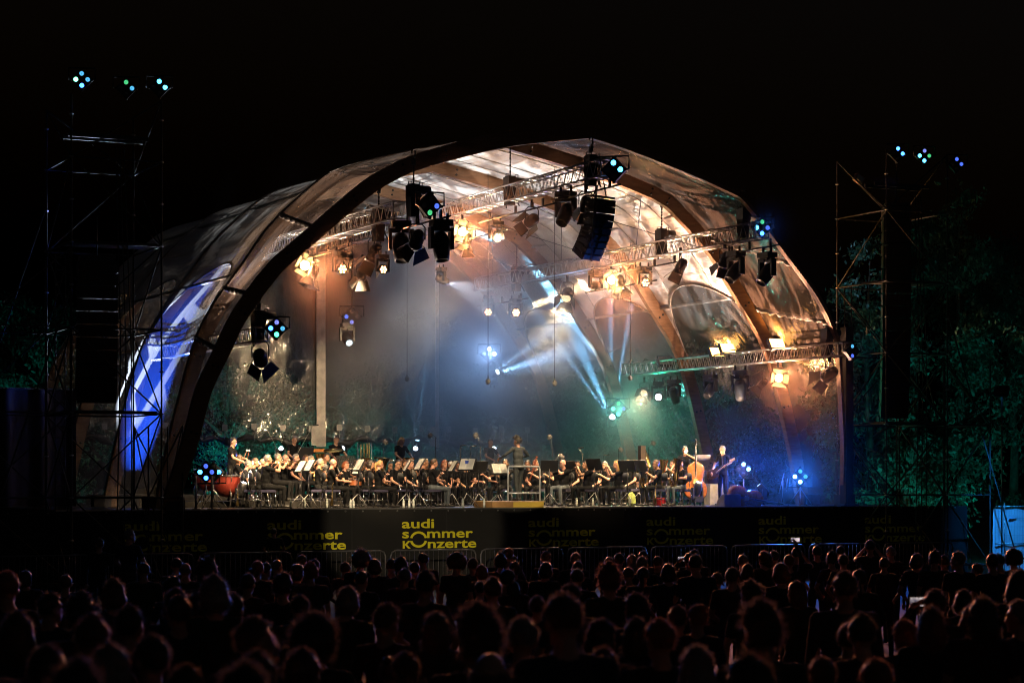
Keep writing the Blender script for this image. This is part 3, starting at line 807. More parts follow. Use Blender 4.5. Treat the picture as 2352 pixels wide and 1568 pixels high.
# ------------------------------------------------------------------ projector lamps that throw light patterns on the roof
def gobo(light, scale=(4, 4, 1), contrast=(.45, .62), seed=0.0, hard=False, mid=.15, bars=False):
    l = light.data; l.use_nodes = True; nt = l.node_tree; n = nt.nodes; k = nt.links
    em = n['Emission']; tc = n.new('ShaderNodeTexCoord'); sx = n.new('ShaderNodeSeparateXYZ'); k.new(tc.outputs['Normal'], sx.inputs[0])
    dx = n.new('ShaderNodeMath'); dx.operation = 'DIVIDE'; dy = n.new('ShaderNodeMath'); dy.operation = 'DIVIDE'
    k.new(sx.outputs[0], dx.inputs[0]); k.new(sx.outputs[2], dx.inputs[1]); k.new(sx.outputs[1], dy.inputs[0]); k.new(sx.outputs[2], dy.inputs[1])
    cb = n.new('ShaderNodeCombineXYZ'); k.new(dx.outputs[0], cb.inputs[0]); k.new(dy.outputs[0], cb.inputs[1]); cb.inputs[2].default_value = seed
    mp = n.new('ShaderNodeMapping'); mp.inputs['Scale'].default_value = scale; k.new(cb.outputs[0], mp.inputs[0])
    if bars:
        mp.inputs['Rotation'].default_value = (0, 0, .5)
        vo = n.new('ShaderNodeTexBrick'); vo.inputs['Scale'].default_value = 1.0; vo.inputs['Mortar Size'].default_value = .034
        vo.inputs['Color1'].default_value = (mid, mid, mid, 1); vo.inputs['Color2'].default_value = (mid*.5, mid*.5, mid*.5, 1); vo.inputs['Mortar'].default_value = (1, 1, 1, 1)
        k.new(mp.outputs[0], vo.inputs['Vector']); k.new(vo.outputs['Color'], em.inputs['Color'])
        em.inputs['Strength'].default_value = 1.0
        return
    no = n.new('ShaderNodeTexNoise'); no.inputs['Scale'].default_value = 1.0; no.inputs['Detail'].default_value = 2.0; no.inputs['Distortion'].default_value = .8
    k.new(mp.outputs[0], no.inputs['Vector'])
    mr = n.new('ShaderNodeMapRange'); mr.inputs[1].default_value = contrast[0]; mr.inputs[2].default_value = contrast[1]; mr.inputs[3].default_value = mid; mr.inputs[4].default_value = 1.6
    k.new(no.outputs['Fac'], mr.inputs[0]); k.new(mr.outputs[0], em.inputs['Strength'])
def projectors():
    for (s, d, z, tgt, P, col, deg, gob, lab) in (
        (-3.6, 10.2, .34, (-1.4, 6.6, 10), 30000, (.9, .97, 1), 75, dict(scale=(7, 24, 1), seed=1.0, contrast=(.45, .62), mid=.1), 'floor projector in front of the left percussion, aimed at the roof'),
        (9.3, 2.2, .05, (2.2, 5.4, 9.9), 22000, (1, .9, .84), 75, dict(scale=(7, 24, 1), seed=4.0, contrast=(.46, .6), mid=.1), 'floor projector at the right wall, aimed across at the ridge'),
        (9.0, 3.4, .05, (5.4, 6.2, 9.2), 14000, (1, .62, .42), 80, dict(scale=(8, 30, 1), seed=7.0, contrast=(.4, .68), mid=.2), 'floor projector near the right wall, aimed at the roof'),
        (7.0, 2.2, .1, (7.2, -1.2, 8.4), 34000, (1, .5, .3), 90, dict(scale=(6, 14, 1), seed=9.0, mid=.15, contrast=(.45, .6)), 'floor projector beside the basses, aimed at the front of the roof'),
        (-6.8, 3.0, .1, (-5.2, -.5, 8.6), 26000, (1, .72, .55), 90, dict(scale=(5, 7, 1), seed=3.0, mid=.25), 'floor projector beside the timpani, aimed at the left film'),
        (-5.6, 10.4, .34, (-9.2, 4.5, 4.8), 120000, (.7, .82, 1), 46, dict(scale=(1.5, .95, 1), bars=True, mid=.0), 'floor projector casting bright bars on the left wall film'),
        (1.4, 8.2, 7.3, (9.3, 10.0, 5.4), 26000, (.8, .9, 1), 46, dict(scale=(9, 5, 1), bars=True, mid=.03), 'hanging projector casting bright bars on the right wall film'),
        (-6.2, 4.6, .5, (-9.5, 4.0, 3.3), 24000, (.015, .1, 1), 100, None, 'deep blue floor flood beside the left wall film')):
        m = mover(S(s, d, z), (S(*tgt)-S(s, d, z)), lab, 'spot', ('pw', tuple(.4+.6*c for c in col), 8), None, .8, z < 3, 'pattern projectors around the stage')
        dv = (S(*tgt)-S(s, d, z)).normalized()
        sp = spot(m, Vector((0, 0, .46 if z < 3 else -.46))+dv*.36, dv, P, col, deg, .5, .03)
        if gob: gobo(sp, **gob)
projectors()

# ------------------------------------------------------------------ air
def volume(name, lo, hi, dens, aniso, noise=None, rz=0.0, origin=(0, 0, 0), col=(.9, .93, 1)):
    b = MB(); c = [(lo[i]+hi[i])/2 for i in range(3)]; b.box(c, [hi[i]-lo[i] for i in range(3)])
    m = bpy.data.materials.new(name); m.use_nodes = True; n = m.node_tree.nodes; l = m.node_tree.links
    n.remove(n['Principled BSDF']); v = n.new('ShaderNodeVolumePrincipled')
    v.inputs['Color'].default_value = (*col, 1); v.inputs['Density'].default_value = dens; v.inputs['Anisotropy'].default_value = aniso
    l.new(v.outputs[0], n['Material Output'].inputs['Volume'])
    if noise:
        tc = n.new('ShaderNodeTexCoord'); no = n.new('ShaderNodeTexNoise'); no.inputs['Scale'].default_value = noise[0]; no.inputs['Detail'].default_value = 3
        l.new(tc.outputs['Object'], no.inputs['Vector'])
        mr = n.new('ShaderNodeMapRange'); mr.inputs[1].default_value = noise[1]; mr.inputs[2].default_value = noise[2]; mr.inputs[3].default_value = dens*.3; mr.inputs[4].default_value = dens
        l.new(no.outputs['Fac'], mr.inputs[0])
        # thins out toward the faces of the box
        mp = n.new('ShaderNodeMapping'); mp.inputs['Location'].default_value = [-2*c[i]/(hi[i]-lo[i]) for i in range(3)]
        mp.inputs['Scale'].default_value = [2/(hi[i]-lo[i]) for i in range(3)]
        l.new(tc.outputs['Object'], mp.inputs[0])
        ab = n.new('ShaderNodeVectorMath'); ab.operation = 'ABSOLUTE'; l.new(mp.outputs[0], ab.inputs[0])
        sx = n.new('ShaderNodeSeparateXYZ'); l.new(ab.outputs[0], sx.inputs[0]); last = mr.outputs[0]
        for q, lo_ in ((0, .84), (1, .8), (2, .72)):
            m1 = n.new('ShaderNodeMapRange'); m1.inputs[1].default_value = lo_; m1.inputs[2].default_value = 1.0; m1.inputs[3].default_value = 1; m1.inputs[4].default_value = 0
            l.new(sx.outputs[q], m1.inputs[0]); mu = n.new('ShaderNodeMath'); mu.operation = 'MULTIPLY'; l.new(last, mu.inputs[0]); l.new(m1.outputs[0], mu.inputs[1]); last = mu.outputs[0]
        mu2 = n.new('ShaderNodeMath'); mu2.operation = 'MULTIPLY'; mu2.inputs[1].default_value = 1.0; l.new(mu.outputs[0], mu2.inputs[0])
        l.new(mu2.outputs[0], v.inputs['Density'])
    o = b.build(name, m); o.location = origin; o.rotation_euler = (0, 0, rz); tag(o, kind='stuff')
    return o
volume('lamp_halo_haze', (-8.2, -4.9, .03), (8.6, 5.9, 8.9), .0010, .86, None, PHI, S(.55, 0, 0))  # even haze box added for the glow round the front lamps
volume('stage_smoke', (-.7, 6.2, .05), (10.0, 17.3, 9.2), .12, .25, (.55, .38, .72), PHI, S(.55, 0, 0))
# ------------------------------------------------------------------ figures
V3 = lambda *a: Vector(a)
def ik(A, C, l1, l2, hint):
    A, C, hint = Vector(A), Vector(C), Vector(hint)
    d = C-A; L = min(d.length, (l1+l2)*.995); dn = d.normalized(); C = A+dn*L
    a = (l1*l1-l2*l2+L*L)/(2*L); h = math.sqrt(max(0, l1*l1-a*a))
    p = hint-dn*hint.dot(dn); p.normalize()
    return A+dn*a+p*h, C
def figure(name, seated, hands, hints=((1, -.3, -.8), (-1, -.3, -.8)), head_yaw=0.0, head_pitch=0.0, lean_=0.0, voxel=.013,
           curl=(0, -.3, -1), wide=1.0, stride=0.0, knees=.13, feet=None, hip_z=None):
    """one closed body: capsules and ellipsoids fused by a voxel remesh; returns mesh and the head matrix"""
    caps = []; ells = []                                  # (p0, r0, p1, r1, slot) / (c, r, slot)
    def cap(a, ra, b, rb, m): caps.append((Vector(a), ra, Vector(b), rb, m))
    def el(c, r, m): ells.append((Vector(c), Vector(r), m))
    def sp(x, y, z): return V3(x, y+lean_*(z-P.z), z)     # lean of the trunk
    if seated:
        P = V3(0, 0, .54); zs = .98; H0 = V3(0, .055, 1.19)
    else:
        P = V3(0, 0, hip_z or .95); zs = 1.435; H0 = V3(0, .03, 1.635)
    w = wide
    el(P, (.165*w, .125*w, .12), 2)
    zmid = (P.z+zs)/2
    el(sp(0, .012, P.z+.13), (.15*w, .115*w, .15), 1); el(sp(0, .005, zmid+.06), (.162*w, .112*w, .19), 1)
    el(sp(0, -.005, zs-.06), (.165*w, .1, .12), 1)
    shl = [sp(.175*w, -.01, zs), sp(-.175*w, -.01, zs)]
    cap(shl[0], .062, shl[1], .062, 1)
    H = sp(0, H0.y, H0.z); nb = sp(0, .0, zs+.05)
    M = Matrix.Translation(H) @ Matrix.Rotation(head_yaw, 4, 'Z') @ Matrix.Rotation(head_pitch, 4, 'X')
    h = lambda x, y, z: M @ V3(x, y, z)
    cap(nb, .066, h(0, -.015, -.07), .052, 0)
    cap(sp(.1*w, 0, zs+.02), .05, sp(-.1*w, 0, zs+.02), .05, 1)
    el(h(0, -.005, .018), (.074, .094, .103), 0); el(h(0, .028, -.055), (.056, .066, .058), 0)
    cap(h(0, .088, .015), .010, h(0, .108, -.022), .015, 0); el(h(0, .077, .034), (.05, .018, .011), 0)
    for sx in (-1, 1): el(h(sx*.083, -.012, -.008), (.012, .026, .034), 0)
    el(h(0, .087, -.054), (.022, .012, .009), 0); el(h(0, .078, -.095), (.022, .018, .016), 0)
    fk = (hands+((None, None),))[2] if len(hands) > 2 else None
    for k, sx in ((0, 1), (1, -1)):
        A = shl[k]; E, C = ik(A, hands[k], .285, .255, hints[k])
        m = A.lerp(E, .58)
        cap(A, .056, m, .052, 1); cap(m, .045, E, .04, 5); cap(E, .041, C, .028, 5)
        d = (C-E).normalized(); cu = Vector(curl); side = d.cross(cu).normalized(); dn = (cu-d*cu.dot(d)).normalized()
        cap(C, .026, C+d*.05, .034, 0)
        for q, (o, L) in enumerate(((-.03, .07), (-.01, .08), (.011, .075), (.03, .058))):
            b0 = C+d*.07+side*o; b1 = b0+(d*.75+dn*.6).normalized()*L*.55; b2 = b1+(d*.1+dn).normalized()*L*.5
            cap(b0, .0105, b1, .0095, 0); cap(b1, .0095, b2, .008, 0)
        t0 = C+d*.03+side*(-.03*1); t1 = t0+(d*.5-side*.6+dn*.5).normalized()*.045; cap(t0, .012, t1, .010, 0); cap(t1, .010, t1+(d*.6+dn*.6)*.03, .008, 0)
    for sx in (-1, 1):
        hip = P+V3(sx*.09*w, 0, -.02)
        if seated:
            kn = V3(sx*(knees+.02), .43, .50); an = V3(sx*(knees+.03), .40 if not feet else feet, .09)
        else:
            y = stride*sx; kn = V3(sx*.11, y*.5+.02, .5); an = V3(sx*.12, y, .09)
        cap(hip, .088, kn, .06, 2); cap(kn, .06, an, .042, 2); cap(an, .042, V3(an.x, an.y-.03, .05), .045, 3)
        cap(V3(an.x, an.y-.02, .045), .043, V3(an.x+sx*.03, an.y+.16, .035), .034, 3)
    b = MB()
    def ring_caps(a, ra, c, rc):
        d = c-a; L = d.length; dn = d.normalized() if L > 1e-6 else V3(0, 0, 1); pts = []; rr = []
        for t in (-.999, -.85, -.5, 0): pts.append(a+dn*ra*t); rr.append(ra*math.sqrt(1-t*t)+1e-4)
        for t in (0, .5, .85, .999): pts.append(c+dn*rc*t); rr.append(rc*math.sqrt(1-t*t)+1e-4)
        b.path(pts, rr, 8)
    for a, ra, c, rc, m in caps: ring_caps(a, ra, c, rc)
    R3 = M.to_3x3()
    for c, r, m in ells: b.ell(c, r, R3 if m == 0 else None, 12, 8)
    me = b.mesh(name, [])
    o = bpy.data.objects.new('tmp', me); COL.objects.link(o)
    md = o.modifiers.new('r', 'REMESH'); md.mode = 'VOXEL'; md.voxel_size = voxel; md.use_smooth_shade = True
    sm = o.modifiers.new('s', 'SMOOTH'); sm.iterations = 5; sm.factor = .5
    dg = bpy.context.evaluated_depsgraph_get(); out = bpy.data.meshes.new_from_object(o.evaluated_get(dg)); out.name = name
    bpy.data.objects.remove(o); bpy.data.meshes.remove(me)
    n = len(out.polygons); ctr = np.empty(n*3); out.polygons.foreach_get('center', ctr); ctr = ctr.reshape(-1, 3)
    best = np.full(n, 1e9); lab = np.zeros(n, int)
    for a, ra, c, rc, m in caps:
        a_, d_ = np.array(a), np.array(c-a); t = np.clip(((ctr-a_) @ d_)/max(1e-9, d_ @ d_), 0, 1)
        ds = np.linalg.norm(ctr-a_-t[:, None]*d_, axis=1)-(ra+(rc-ra)*t)
        k = ds < best; best[k] = ds[k]; lab[k] = m
    Ri = np.array(R3.inverted())
    for c, r, m in ells:
        q = ctr-np.array(c)
        if m == 0: q = q @ Ri.T
        rn = np.array(r); l = np.linalg.norm(q/rn, axis=1); ds = (l-1)*rn.min()
        k = ds < best; best[k] = ds[k]; lab[k] = m
    q = (ctr-np.array(H)) @ Ri.T                        # eyes and brows in head space
    for sx in (-1, 1):
        e = (np.abs(q[:, 0]-sx*.031) < .012) & (np.abs(q[:, 2]-.014) < .006) & (q[:, 1] > .05); lab[e] = 4
    out.polygons.foreach_set('material_index', lab.tolist()); out.polygons.foreach_set('use_smooth', [True]*n)
    for _ in range(6): out.materials.append(None)
    out.update()
    return out, M
HAIRM = {}
def hair_mesh(style, nstr=260, seed=1):
    """scalp shell in head space plus loose strands"""
    rr = np.random.default_rng(seed); b = MB(); b.smooth = True; nu, nv = 28, 18; surf = []
    def shell(fr, keep, ctr):
        base = len(b.v); ok = []
        for j in range(nv+1):
            th = math.pi*j/nv
            for i in range(nu):
                ph = 2*math.pi*i/nu; n = V3(math.sin(th)*math.sin(ph), math.sin(th)*math.cos(ph), math.cos(th))
                p = Vector(ctr)+fr(n); b.v.append(tuple(p)); ok.append(keep(n)); surf.append((p, n)) if ok[-1] else None
        for j in range(nv):
            for i in range(nu):
                i2 = (i+1) % nu; q = [j*nu+i, j*nu+i2, (j+1)*nu+i2, (j+1)*nu+i]
                if sum(ok[x] for x in q) >= 3: b.addf(tuple(base+x for x in q))
    hd = lambda n, k: V3(n.x*.08*k, n.y*.095*k, n.z*.1*k)
    face = lambda n: not (n.y > .25 and n.z < .52) and not (abs(n.x) > .85 and n.z < .1 and n.y > -.2)
    wob = lambda n, a, f: 1+a*(math.sin(n.x*f*3+1)*math.sin(n.y*f*2.3)+math.sin(n.z*f*2.9+n.x*f))*.5
    L = .02; out = 1.0
    if style == 'short': shell(lambda n: hd(n, (1.0+.13*min(1, max(0, (n.z+.25)*2.2)))*wob(n, .05, 4)), lambda n: face(n) and n.z > -.55, (0, -.005, .02))
    elif style == 'fringe': shell(lambda n: hd(n, 1.07), lambda n: n.z < .3 and n.z > -.5 and n.y < .1, (0, -.005, .018)); L = .012
    elif style == 'curly':
        shell(lambda n: hd(n, 1.3*wob(n, .16, 7)), lambda n: face(n) and n.z > -.75, (0, -.012, .03)); L = .04
    elif style == 'afro':
        shell(lambda n: n*.15*wob(n, .1, 8), lambda n: not (n.y > .5 and n.z < .35) and n.z > -.85, (0, -.03, .045)); L = .055
    elif style in ('long', 'bob'):
        low = -.99
        def fr(n):
            p = hd(n, 1.16*wob(n, .05, 4))
            if n.z < .0 and n.y < .35: p = V3(p.x*1.22, p.y*1.0-.015, p.z*(1 if style == 'bob' else 1.9)-(.03 if style == 'bob' else .05))
            return p
        shell(fr, lambda n: not (n.y > .22 and n.z < .5), (0, -.008, .02)); L = .03
    elif style in ('ponytail', 'bun'):
        shell(lambda n: hd(n, 1.1), lambda n: face(n) and n.z > -.6, (0, -.005, .02)); L = .012
        if style == 'bun': b.ell((0, -.075, .105), (.045, .045, .04)); surf.extend([(V3(0, -.075, .105)+V3(*v)*.045, V3(*v)) for v in rr.normal(size=(40, 3))/1.7])
        else: b.path([(0, -.1, .05), (0, -.135, -.02), (.01, -.12, -.14), (.02, -.1, -.26)], [.02, .032, .03, .008], 8)
    b.smooth = False; b.cm = 1
    if surf:
        for k in range(nstr):
            p, n = surf[rr.integers(len(surf))]
            n = Vector(n).normalized(); j = V3(*rr.normal(size=3))*.6
            g = V3(0, -.2, -.9) if style in ('long', 'bob') else V3(0, 0, .1)
            d = (n*1.0+j+g*.6).normalized(); l = L*rr.uniform(.4, 1.3); t = d.cross(V3(*rr.normal(size=3))).normalized()*.0016
            i = len(b.v); q = p+V3(*rr.normal(size=3))*.006
            b.v += [tuple(q-t), tuple(q+t), tuple(q+d*l)]; b.addf((i, i+1, i+2))
    me = b.mesh('hair', []); me.materials.append(None); me.materials.append(None); return me
def get_hair(style, many=False, v=0):
    k = (style, many, v)
    if k not in HAIRM: HAIRM[k] = hair_mesh(style, (3200 if style in ('afro', 'curly') else 1700) if many else 260, 11+v)
    return HAIRM[k]
SKIN = [mat('skin_light', (.44, .235, .15), .5, 0, .08, 20), mat('skin_tan', (.36, .18, .11), .5, 0, .08, 20), mat('skin_rosy', (.46, .23, .16), .5, 0, .08, 20), mat('skin_brown', (.22, .11, .065), .5, 0, .08, 20)]
HCOL = dict(dark=(.022, .015, .01), brown=(.075, .04, .02), grey=(.15, .14, .13), white=(.34, .33, .31), blonde=(.36, .21, .07), red=(.2, .06, .02), black=(.008, .007, .006))
HC_ = {k: mat('hair_'+k, c, .45, 0, .35, 60, .4) for k, c in HCOL.items()}
HS_ = {k: mat('strand_'+k, tuple(.5*x+.12 for x in c), .4, 0, .2, 60, trans=.6) for k, c in HCOL.items()}
SHIRT = mat('black_polo', (.005, .005, .0055), .9, 0, .3, 14, .5, spec=.15); TROU = mat('black_trousers', (.0055, .0055, .006), .9, 0, .3, 10, .5, spec=.15)
JEANS = mat('faded_jeans', (.07, .085, .1), .85, 0, .25, 12, .4); SHOE = mat('black_shoes', (.015, .014, .013), .35); EYE = mat('dark_eyes', (.02, .014, .01), .2)
GSHIRT = mat('dark_grey_shirt', (.035, .042, .045), .8, 0, .2, 10, .5)
POSES = {}
def pose(k, *a, **kw): POSES[k] = figure(k, *a, **kw)
pose('trumpet', True, ((.05, .34, 1.06), (-.03, .36, 1.10)), head_pitch=.05)
pose('clarinet', True, ((.04, .30, .72), (-.03, .26, .90)), head_pitch=-.12)
pose('flute', True, ((.36, .20, 1.07), (.12, .26, 1.10)), ((1, .2, -.8), (-.5, .5, -1)), head_yaw=-.25, lean_=.03)
pose('sax', True, ((.10, .26, .66), (.0, .30, .92)), head_pitch=-.05)
pose('tuba', True, ((.12, .28, .84), (-.12, .24, .80)), ((1, .1, -.6), (-1, .1, -.6)))
pose('rest', True, ((.13, .30, .60), (-.13, .28, .60)), head_pitch=-.15, lean_=.08)
pose('conduct', False, ((.34, .30, 1.2), (-.36, .38, 1.18)), ((1, -.6, -.4), (-1, -.6, -.4)), head_yaw=.5, head_pitch=-.25, stride=.1, lean_=.06, wide=1.05)
pose('mallet', False, ((.16, .36, 1.10), (-.18, .34, 1.18)), head_pitch=-.2, lean_=.05)
pose('lookdown', False, ((.24, .40, 1.08), (-.22, .38, 1.10)), head_pitch=-.45, lean_=.12)
pose('stringbass', False, ((.30, .42, 1.02), (-.20, .26, 1.50)), ((1, -.2, -.3), (-1, -.1, -.5)), head_yaw=.3, head_pitch=-.1)
pose('bassguitar', False, ((.22, .24, .98), (-.36, .34, 1.18)), ((1, -.4, -.3), (-1, -.4, -.4)), head_pitch=-.15)
def person(k, loc, face, label, style, hc, skin=0, shirt=None, trou=None, sleeve=False, scale=1.0, group=None, many=False, cap=None, glasses=False, extra=None):
    me, M = POSES[k]
    r = thing('person', label, 'person', loc, math.atan2(face[1], face[0])-math.pi/2, group, scale)
    o = obj('body', me, r); sh = shirt or SHIRT
    for i, m in enumerate((SKIN[skin], sh, trou or TROU, SHOE, EYE, sh if sleeve else SKIN[skin])):
        o.material_slots[i].link = 'OBJECT'; o.material_slots[i].material = m
    if style:
        hr = obj('hair', get_hair(style, many, (sum(map(ord, label)) % 2) if many else 0), r); hr.matrix_local = M.copy()
        
        for q_, T_ in ((0, HC_), (1, HS_)): hr.material_slots[q_].link = 'OBJECT'; hr.material_slots[q_].material = T_[hc]
    if cap:
        b = MB(); b.lathe([(.001, .105), (.06, .09), (.088, .045), (.092, .02)], 14, (0, -.005, .03)); b.box((0, .11, .052), (.12, .08, .01))
        c = b.build('cap', cap, r); c.matrix_local = M.copy()
    if glasses:
        b = MB()
        for sx in (-1, 1):
            b.path([(sx*.031+.022*math.cos(a*.785), .1, .012+.016*math.sin(a*.785)) for a in range(9)], .0028, 4); b.tube((sx*.053, .1, .016), (sx*.078, .0, .012), .0025, n=4)
        b.tube((-.01, .102, .015), (.01, .102, .015), .0025, n=4)
        g = b.build('glasses', BLACK, r); g.matrix_local = M.copy()
    return r

# ------------------------------------------------------------------ instruments, built in the frame of the player
def inst(name, label, root, parts, group=None):
    r = thing(name, label, name.replace('_', ' '), root.location, root.rotation_euler[2], group, root.scale[0])
    for pn, me in parts: obj(pn, me, r)
    return r
def I_trumpet():
    b = MB(); b.path([(0, .165, 1.135), (0, .5, 1.10)], .007, 6); b.path([(0, .5, 1.10), (0, .57, 1.09), (0, .60, 1.085), (0, .635, 1.08)], [.01, .02, .035, .062], 12, cap=False)
    b.path([(0, .22, 1.09), (0, .46, 1.06), (0, .5, 1.08), (0, .48, 1.1)], .006, 5)
    v = MB()
    for y in (.32, .345, .37): v.tube((.01, y, 1.02), (.01, y, 1.15), .011, n=8)
    m = MB(); m.lathe([(.012, 0), (.006, .03)], 8, (0, .165, 1.135), Matrix.Rotation(-math.pi/2, 3, 'X'))
    return [('tubing', b.mesh('tubing', BRASS)), ('valves', v.mesh('valves', SILVER)), ('mouthpiece', m.mesh('mouthpiece', SILVER))]
def I_clarinet():
    b = MB(); b.path([(0, .17, 1.10), (0, .36, .52)], .014, 8); b.path([(0, .36, .52), (0, .385, .45), (0, .395, .42)], [.016, .025, .04], 10)
    k = MB(); rr = random.Random(1)
    for i in range(14):
        t = .12+i*.06; p = V3(0, .17, 1.10).lerp(V3(0, .36, .52), t); k.box(p+V3(rr.choice((-.015, .015)), .012, 0), (.012, .012, .02))
    for t in (.05, .3, .55, .8):
        p = V3(0, .17, 1.10).lerp(V3(0, .36, .52), t); k.path([p, p+V3(0, .004, -.012)], .017, 8)
    return [('body', b.mesh('body', WOOD_DARK)), ('keys', k.mesh('keys', SILVER))]
def I_flute():
    b = MB(); b.path([(-.06, .205, 1.145), (.62, .185, 1.055)], .011, 8)
    k = MB()
    for i in range(14): k.ell(V3(.1, .2, 1.124).lerp(V3(.58, .187, 1.06), i/13)+V3(0, .006, .012), (.011, .011, .006), None, 6, 4)
    return [('tube', b.mesh('tube', SILVER)), ('keys', k.mesh('keys', CHROME))]
def I_sax():
    b = MB(); b.path([(0, .17, 1.11), (0, .24, 1.12), (0, .285, 1.08), (.03, .29, .95), (.07, .28, .65), (.08, .30, .56), (.085, .36, .52), (.09, .42, .56), (.095, .44, .66), (.1, .47, .78)], [.008, .01, .014, .018, .034, .04, .045, .05, .06, .085], 12, cap=False)
    k = MB(); rr = random.Random(2)
    for i in range(18):
        p = V3(.03, .29, .98).lerp(V3(.08, .29, .58), i/17); k.ell(p+V3(rr.choice((-.025, .03)), .03, 0), (.014, .008, .014), None, 6, 4)
    k.tube((.06, .32, .95), (.1, .33, .62), .005, n=5)
    return [('tube', b.mesh('tube', BRASS)), ('keys', k.mesh('keys', SILVER))]
def I_tuba(big=1.0):
    b = MB(); c = V3(.03, .27, .80)
    b.path([(0, .20, 1.13), (.06, .25, 1.10), (.1, .30, 1.0), (.1, .34, .8), (.08, .34, .62), (0, .34, .55), (-.1, .32, .60), (-.13, .30, .75), (-.13, .28, .95), (-.15, .27, 1.12), (-.165, .265, 1.26), (-.175, .26, 1.36)],
           [.009, .011, .014, .02, .035, .05, .06, .065, .07, .08, .11, .16*big], 14, cap=False)
    b.path([(.06, .38, .65), (.02, .39, .9), (-.04, .38, .92), (-.06, .37, .7), (0, .38, .6)], .016, 7)
    b.path([(.08, .37, .72), (.05, .39, .98), (-.02, .39, 1.0), (-.08, .36, .8)], .014, 7)
    v = MB()
    for i in range(4): v.tube((.05-.035*i, .37, .72), (.05-.035*i, .385, .92), .017, n=8)
    return [('tubing', b.mesh('tubing', BRASS)), ('valves', v.mesh('valves', SILVER))]
def I_bassoon():
    b = MB(); b.path([(.28, .1, .35), (-.16, .34, 1.38)], .028, 8); b.path([(.25, .14, .4), (-.02, .3, 1.0)], .022, 8); b.lathe([(.036, 0), (.04, .03), (.03, .05)], 10, (-.165, .343, 1.38))
    c = MB(); c.path([(-.02, .3, 1.0), (.0, .28, 1.08), (0, .2, 1.13)], .005, 5)
    return [('body', b.mesh('body', mat('maple_red', (.12, .03, .015), .25))), ('crook', c.mesh('crook', SILVER))]
def bass_profile():
    return [(0, .0), (.18, .01), (.30, .1), (.335, .25), (.30, .42), (.22, .52), (.205, .6), (.23, .72), (.255, .86), (.22, 1.0), (.12, 1.08), (.05, 1.13), (0, 1.14)]
def I_doublebass():
    pr = spline(bass_profile(), 4); n = len(pr); b = MB(); b.smooth = True; t = .1
    out = [(x, z) for x, z in pr]+[(-x, z) for x, z in pr[::-1][1:-1]]; N = len(out); c0 = (0, .55)
    rings = []
    for (y, k) in ((-t-.03, .02), (-t-.03, .55), (-t-.012, .9), (-t, 1.0), (t, 1.0), (t+.015, .9), (t+.035, .5), (t+.04, .02)):
        rings.append(len(b.v)); b.v += [(x*k, y, (z-c0[1])*k+c0[1]) for x, z in out]
    for a, c in zip(rings[:-1], rings[1:]):
        for i in range(N): j = (i+1) % N; b.addf((a+i, a+j, c+j, c+i))
    nk = MB(); nk.path([(0, .11, .62), (0, .16, 1.15), (0, .12, 1.62)], [.03, .028, .022], 6); nk.path([(0, .12, 1.62), (0, .1, 1.74), (0, .13, 1.80), (0, .16, 1.78)], [.03, .03, .026, .01], 8)
    for q in (1.64, 1.7): nk.tube((-.11, .11, q), (.11, .11, q), .01, n=5)
    br = MB(); br.box((0, .19, .5), (.15, .02, .14), taper=.7); tp = MB(); tp.box((0, .17, .24), (.09, .02, .34), taper=.6)
    st = MB()
    for i in range(4): st.tube((-.03+.02*i, .16, .3), (-.012+.008*i, .14, 1.62), .0022, n=4); 
    pin = MB(); pin.tube((0, 0, .0), (0, 0, -.18), .008, n=6)
    fh = MB()
    for sx in (-1, 1): fh.path([(sx*.1, .135, .42), (sx*.115, .14, .5), (sx*.09, .14, .58)], .008, 4)
    return [('body', b.mesh('body', VIOL)), ('neck', nk.mesh('neck', WOOD_DARK)), ('bridge', br.mesh('bridge', PLY)), ('tailpiece', tp.mesh('tailpiece', WOOD_DARK)), ('strings', st.mesh('strings', STEEL)), ('endpin', pin.mesh('endpin', STEEL)), ('sound_hole', fh.mesh('sound_hole', RUBBER))]
def I_bassguitar():
    b = MB(); b.box((.16, .24, .93), (.32, .05, .26), Matrix.Rotation(.3, 3, 'Y')); b.ell((.28, .24, .90), (.13, .03, .16)); b.ell((.1, .24, 1.02), (.08, .028, .06))
    n = MB(); n.tube((.05, .26, .97), (-.58, .34, 1.30), .022, n=6); n.box((-.64, .35, 1.335), (.16, .02, .07), Matrix.Rotation(.5, 3, 'Y'))
    p = MB()
    for i in range(4): p.tube((-.6-.03*i, .33, 1.33+.012*i), (-.59-.03*i, .33, 1.38+.012*i), .008, n=5)
    s = MB(); s.path([(.3, .2, .95), (.26, -.05, 1.25), (.12, -.08, 1.46), (-.02, .08, 1.46), (-.12, .18, 1.2), (-.05, .24, 1.05)], .012, 4)
    return [('body', b.mesh('body', mat('lacquer_dark', (.03, .012, .01), .2))), ('neck', n.mesh('neck', PLY)), ('tuners', p.mesh('tuners', CHROME)), ('strap', s.mesh('strap', RUBBER))]
IM = {}
def instrument(kind, root, label, group=None):
    if kind not in IM:
        IM[kind] = {'trumpet': I_trumpet, 'clarinet': I_clarinet, 'flute': I_flute, 'saxophone': I_sax, 'tuba': lambda: I_tuba(1.15), 'euphonium': lambda: I_tuba(.9), 'bassoon': I_bassoon, 'bass_guitar': I_bassguitar}[kind]()
    return inst(kind, label, root, IM[kind], group)

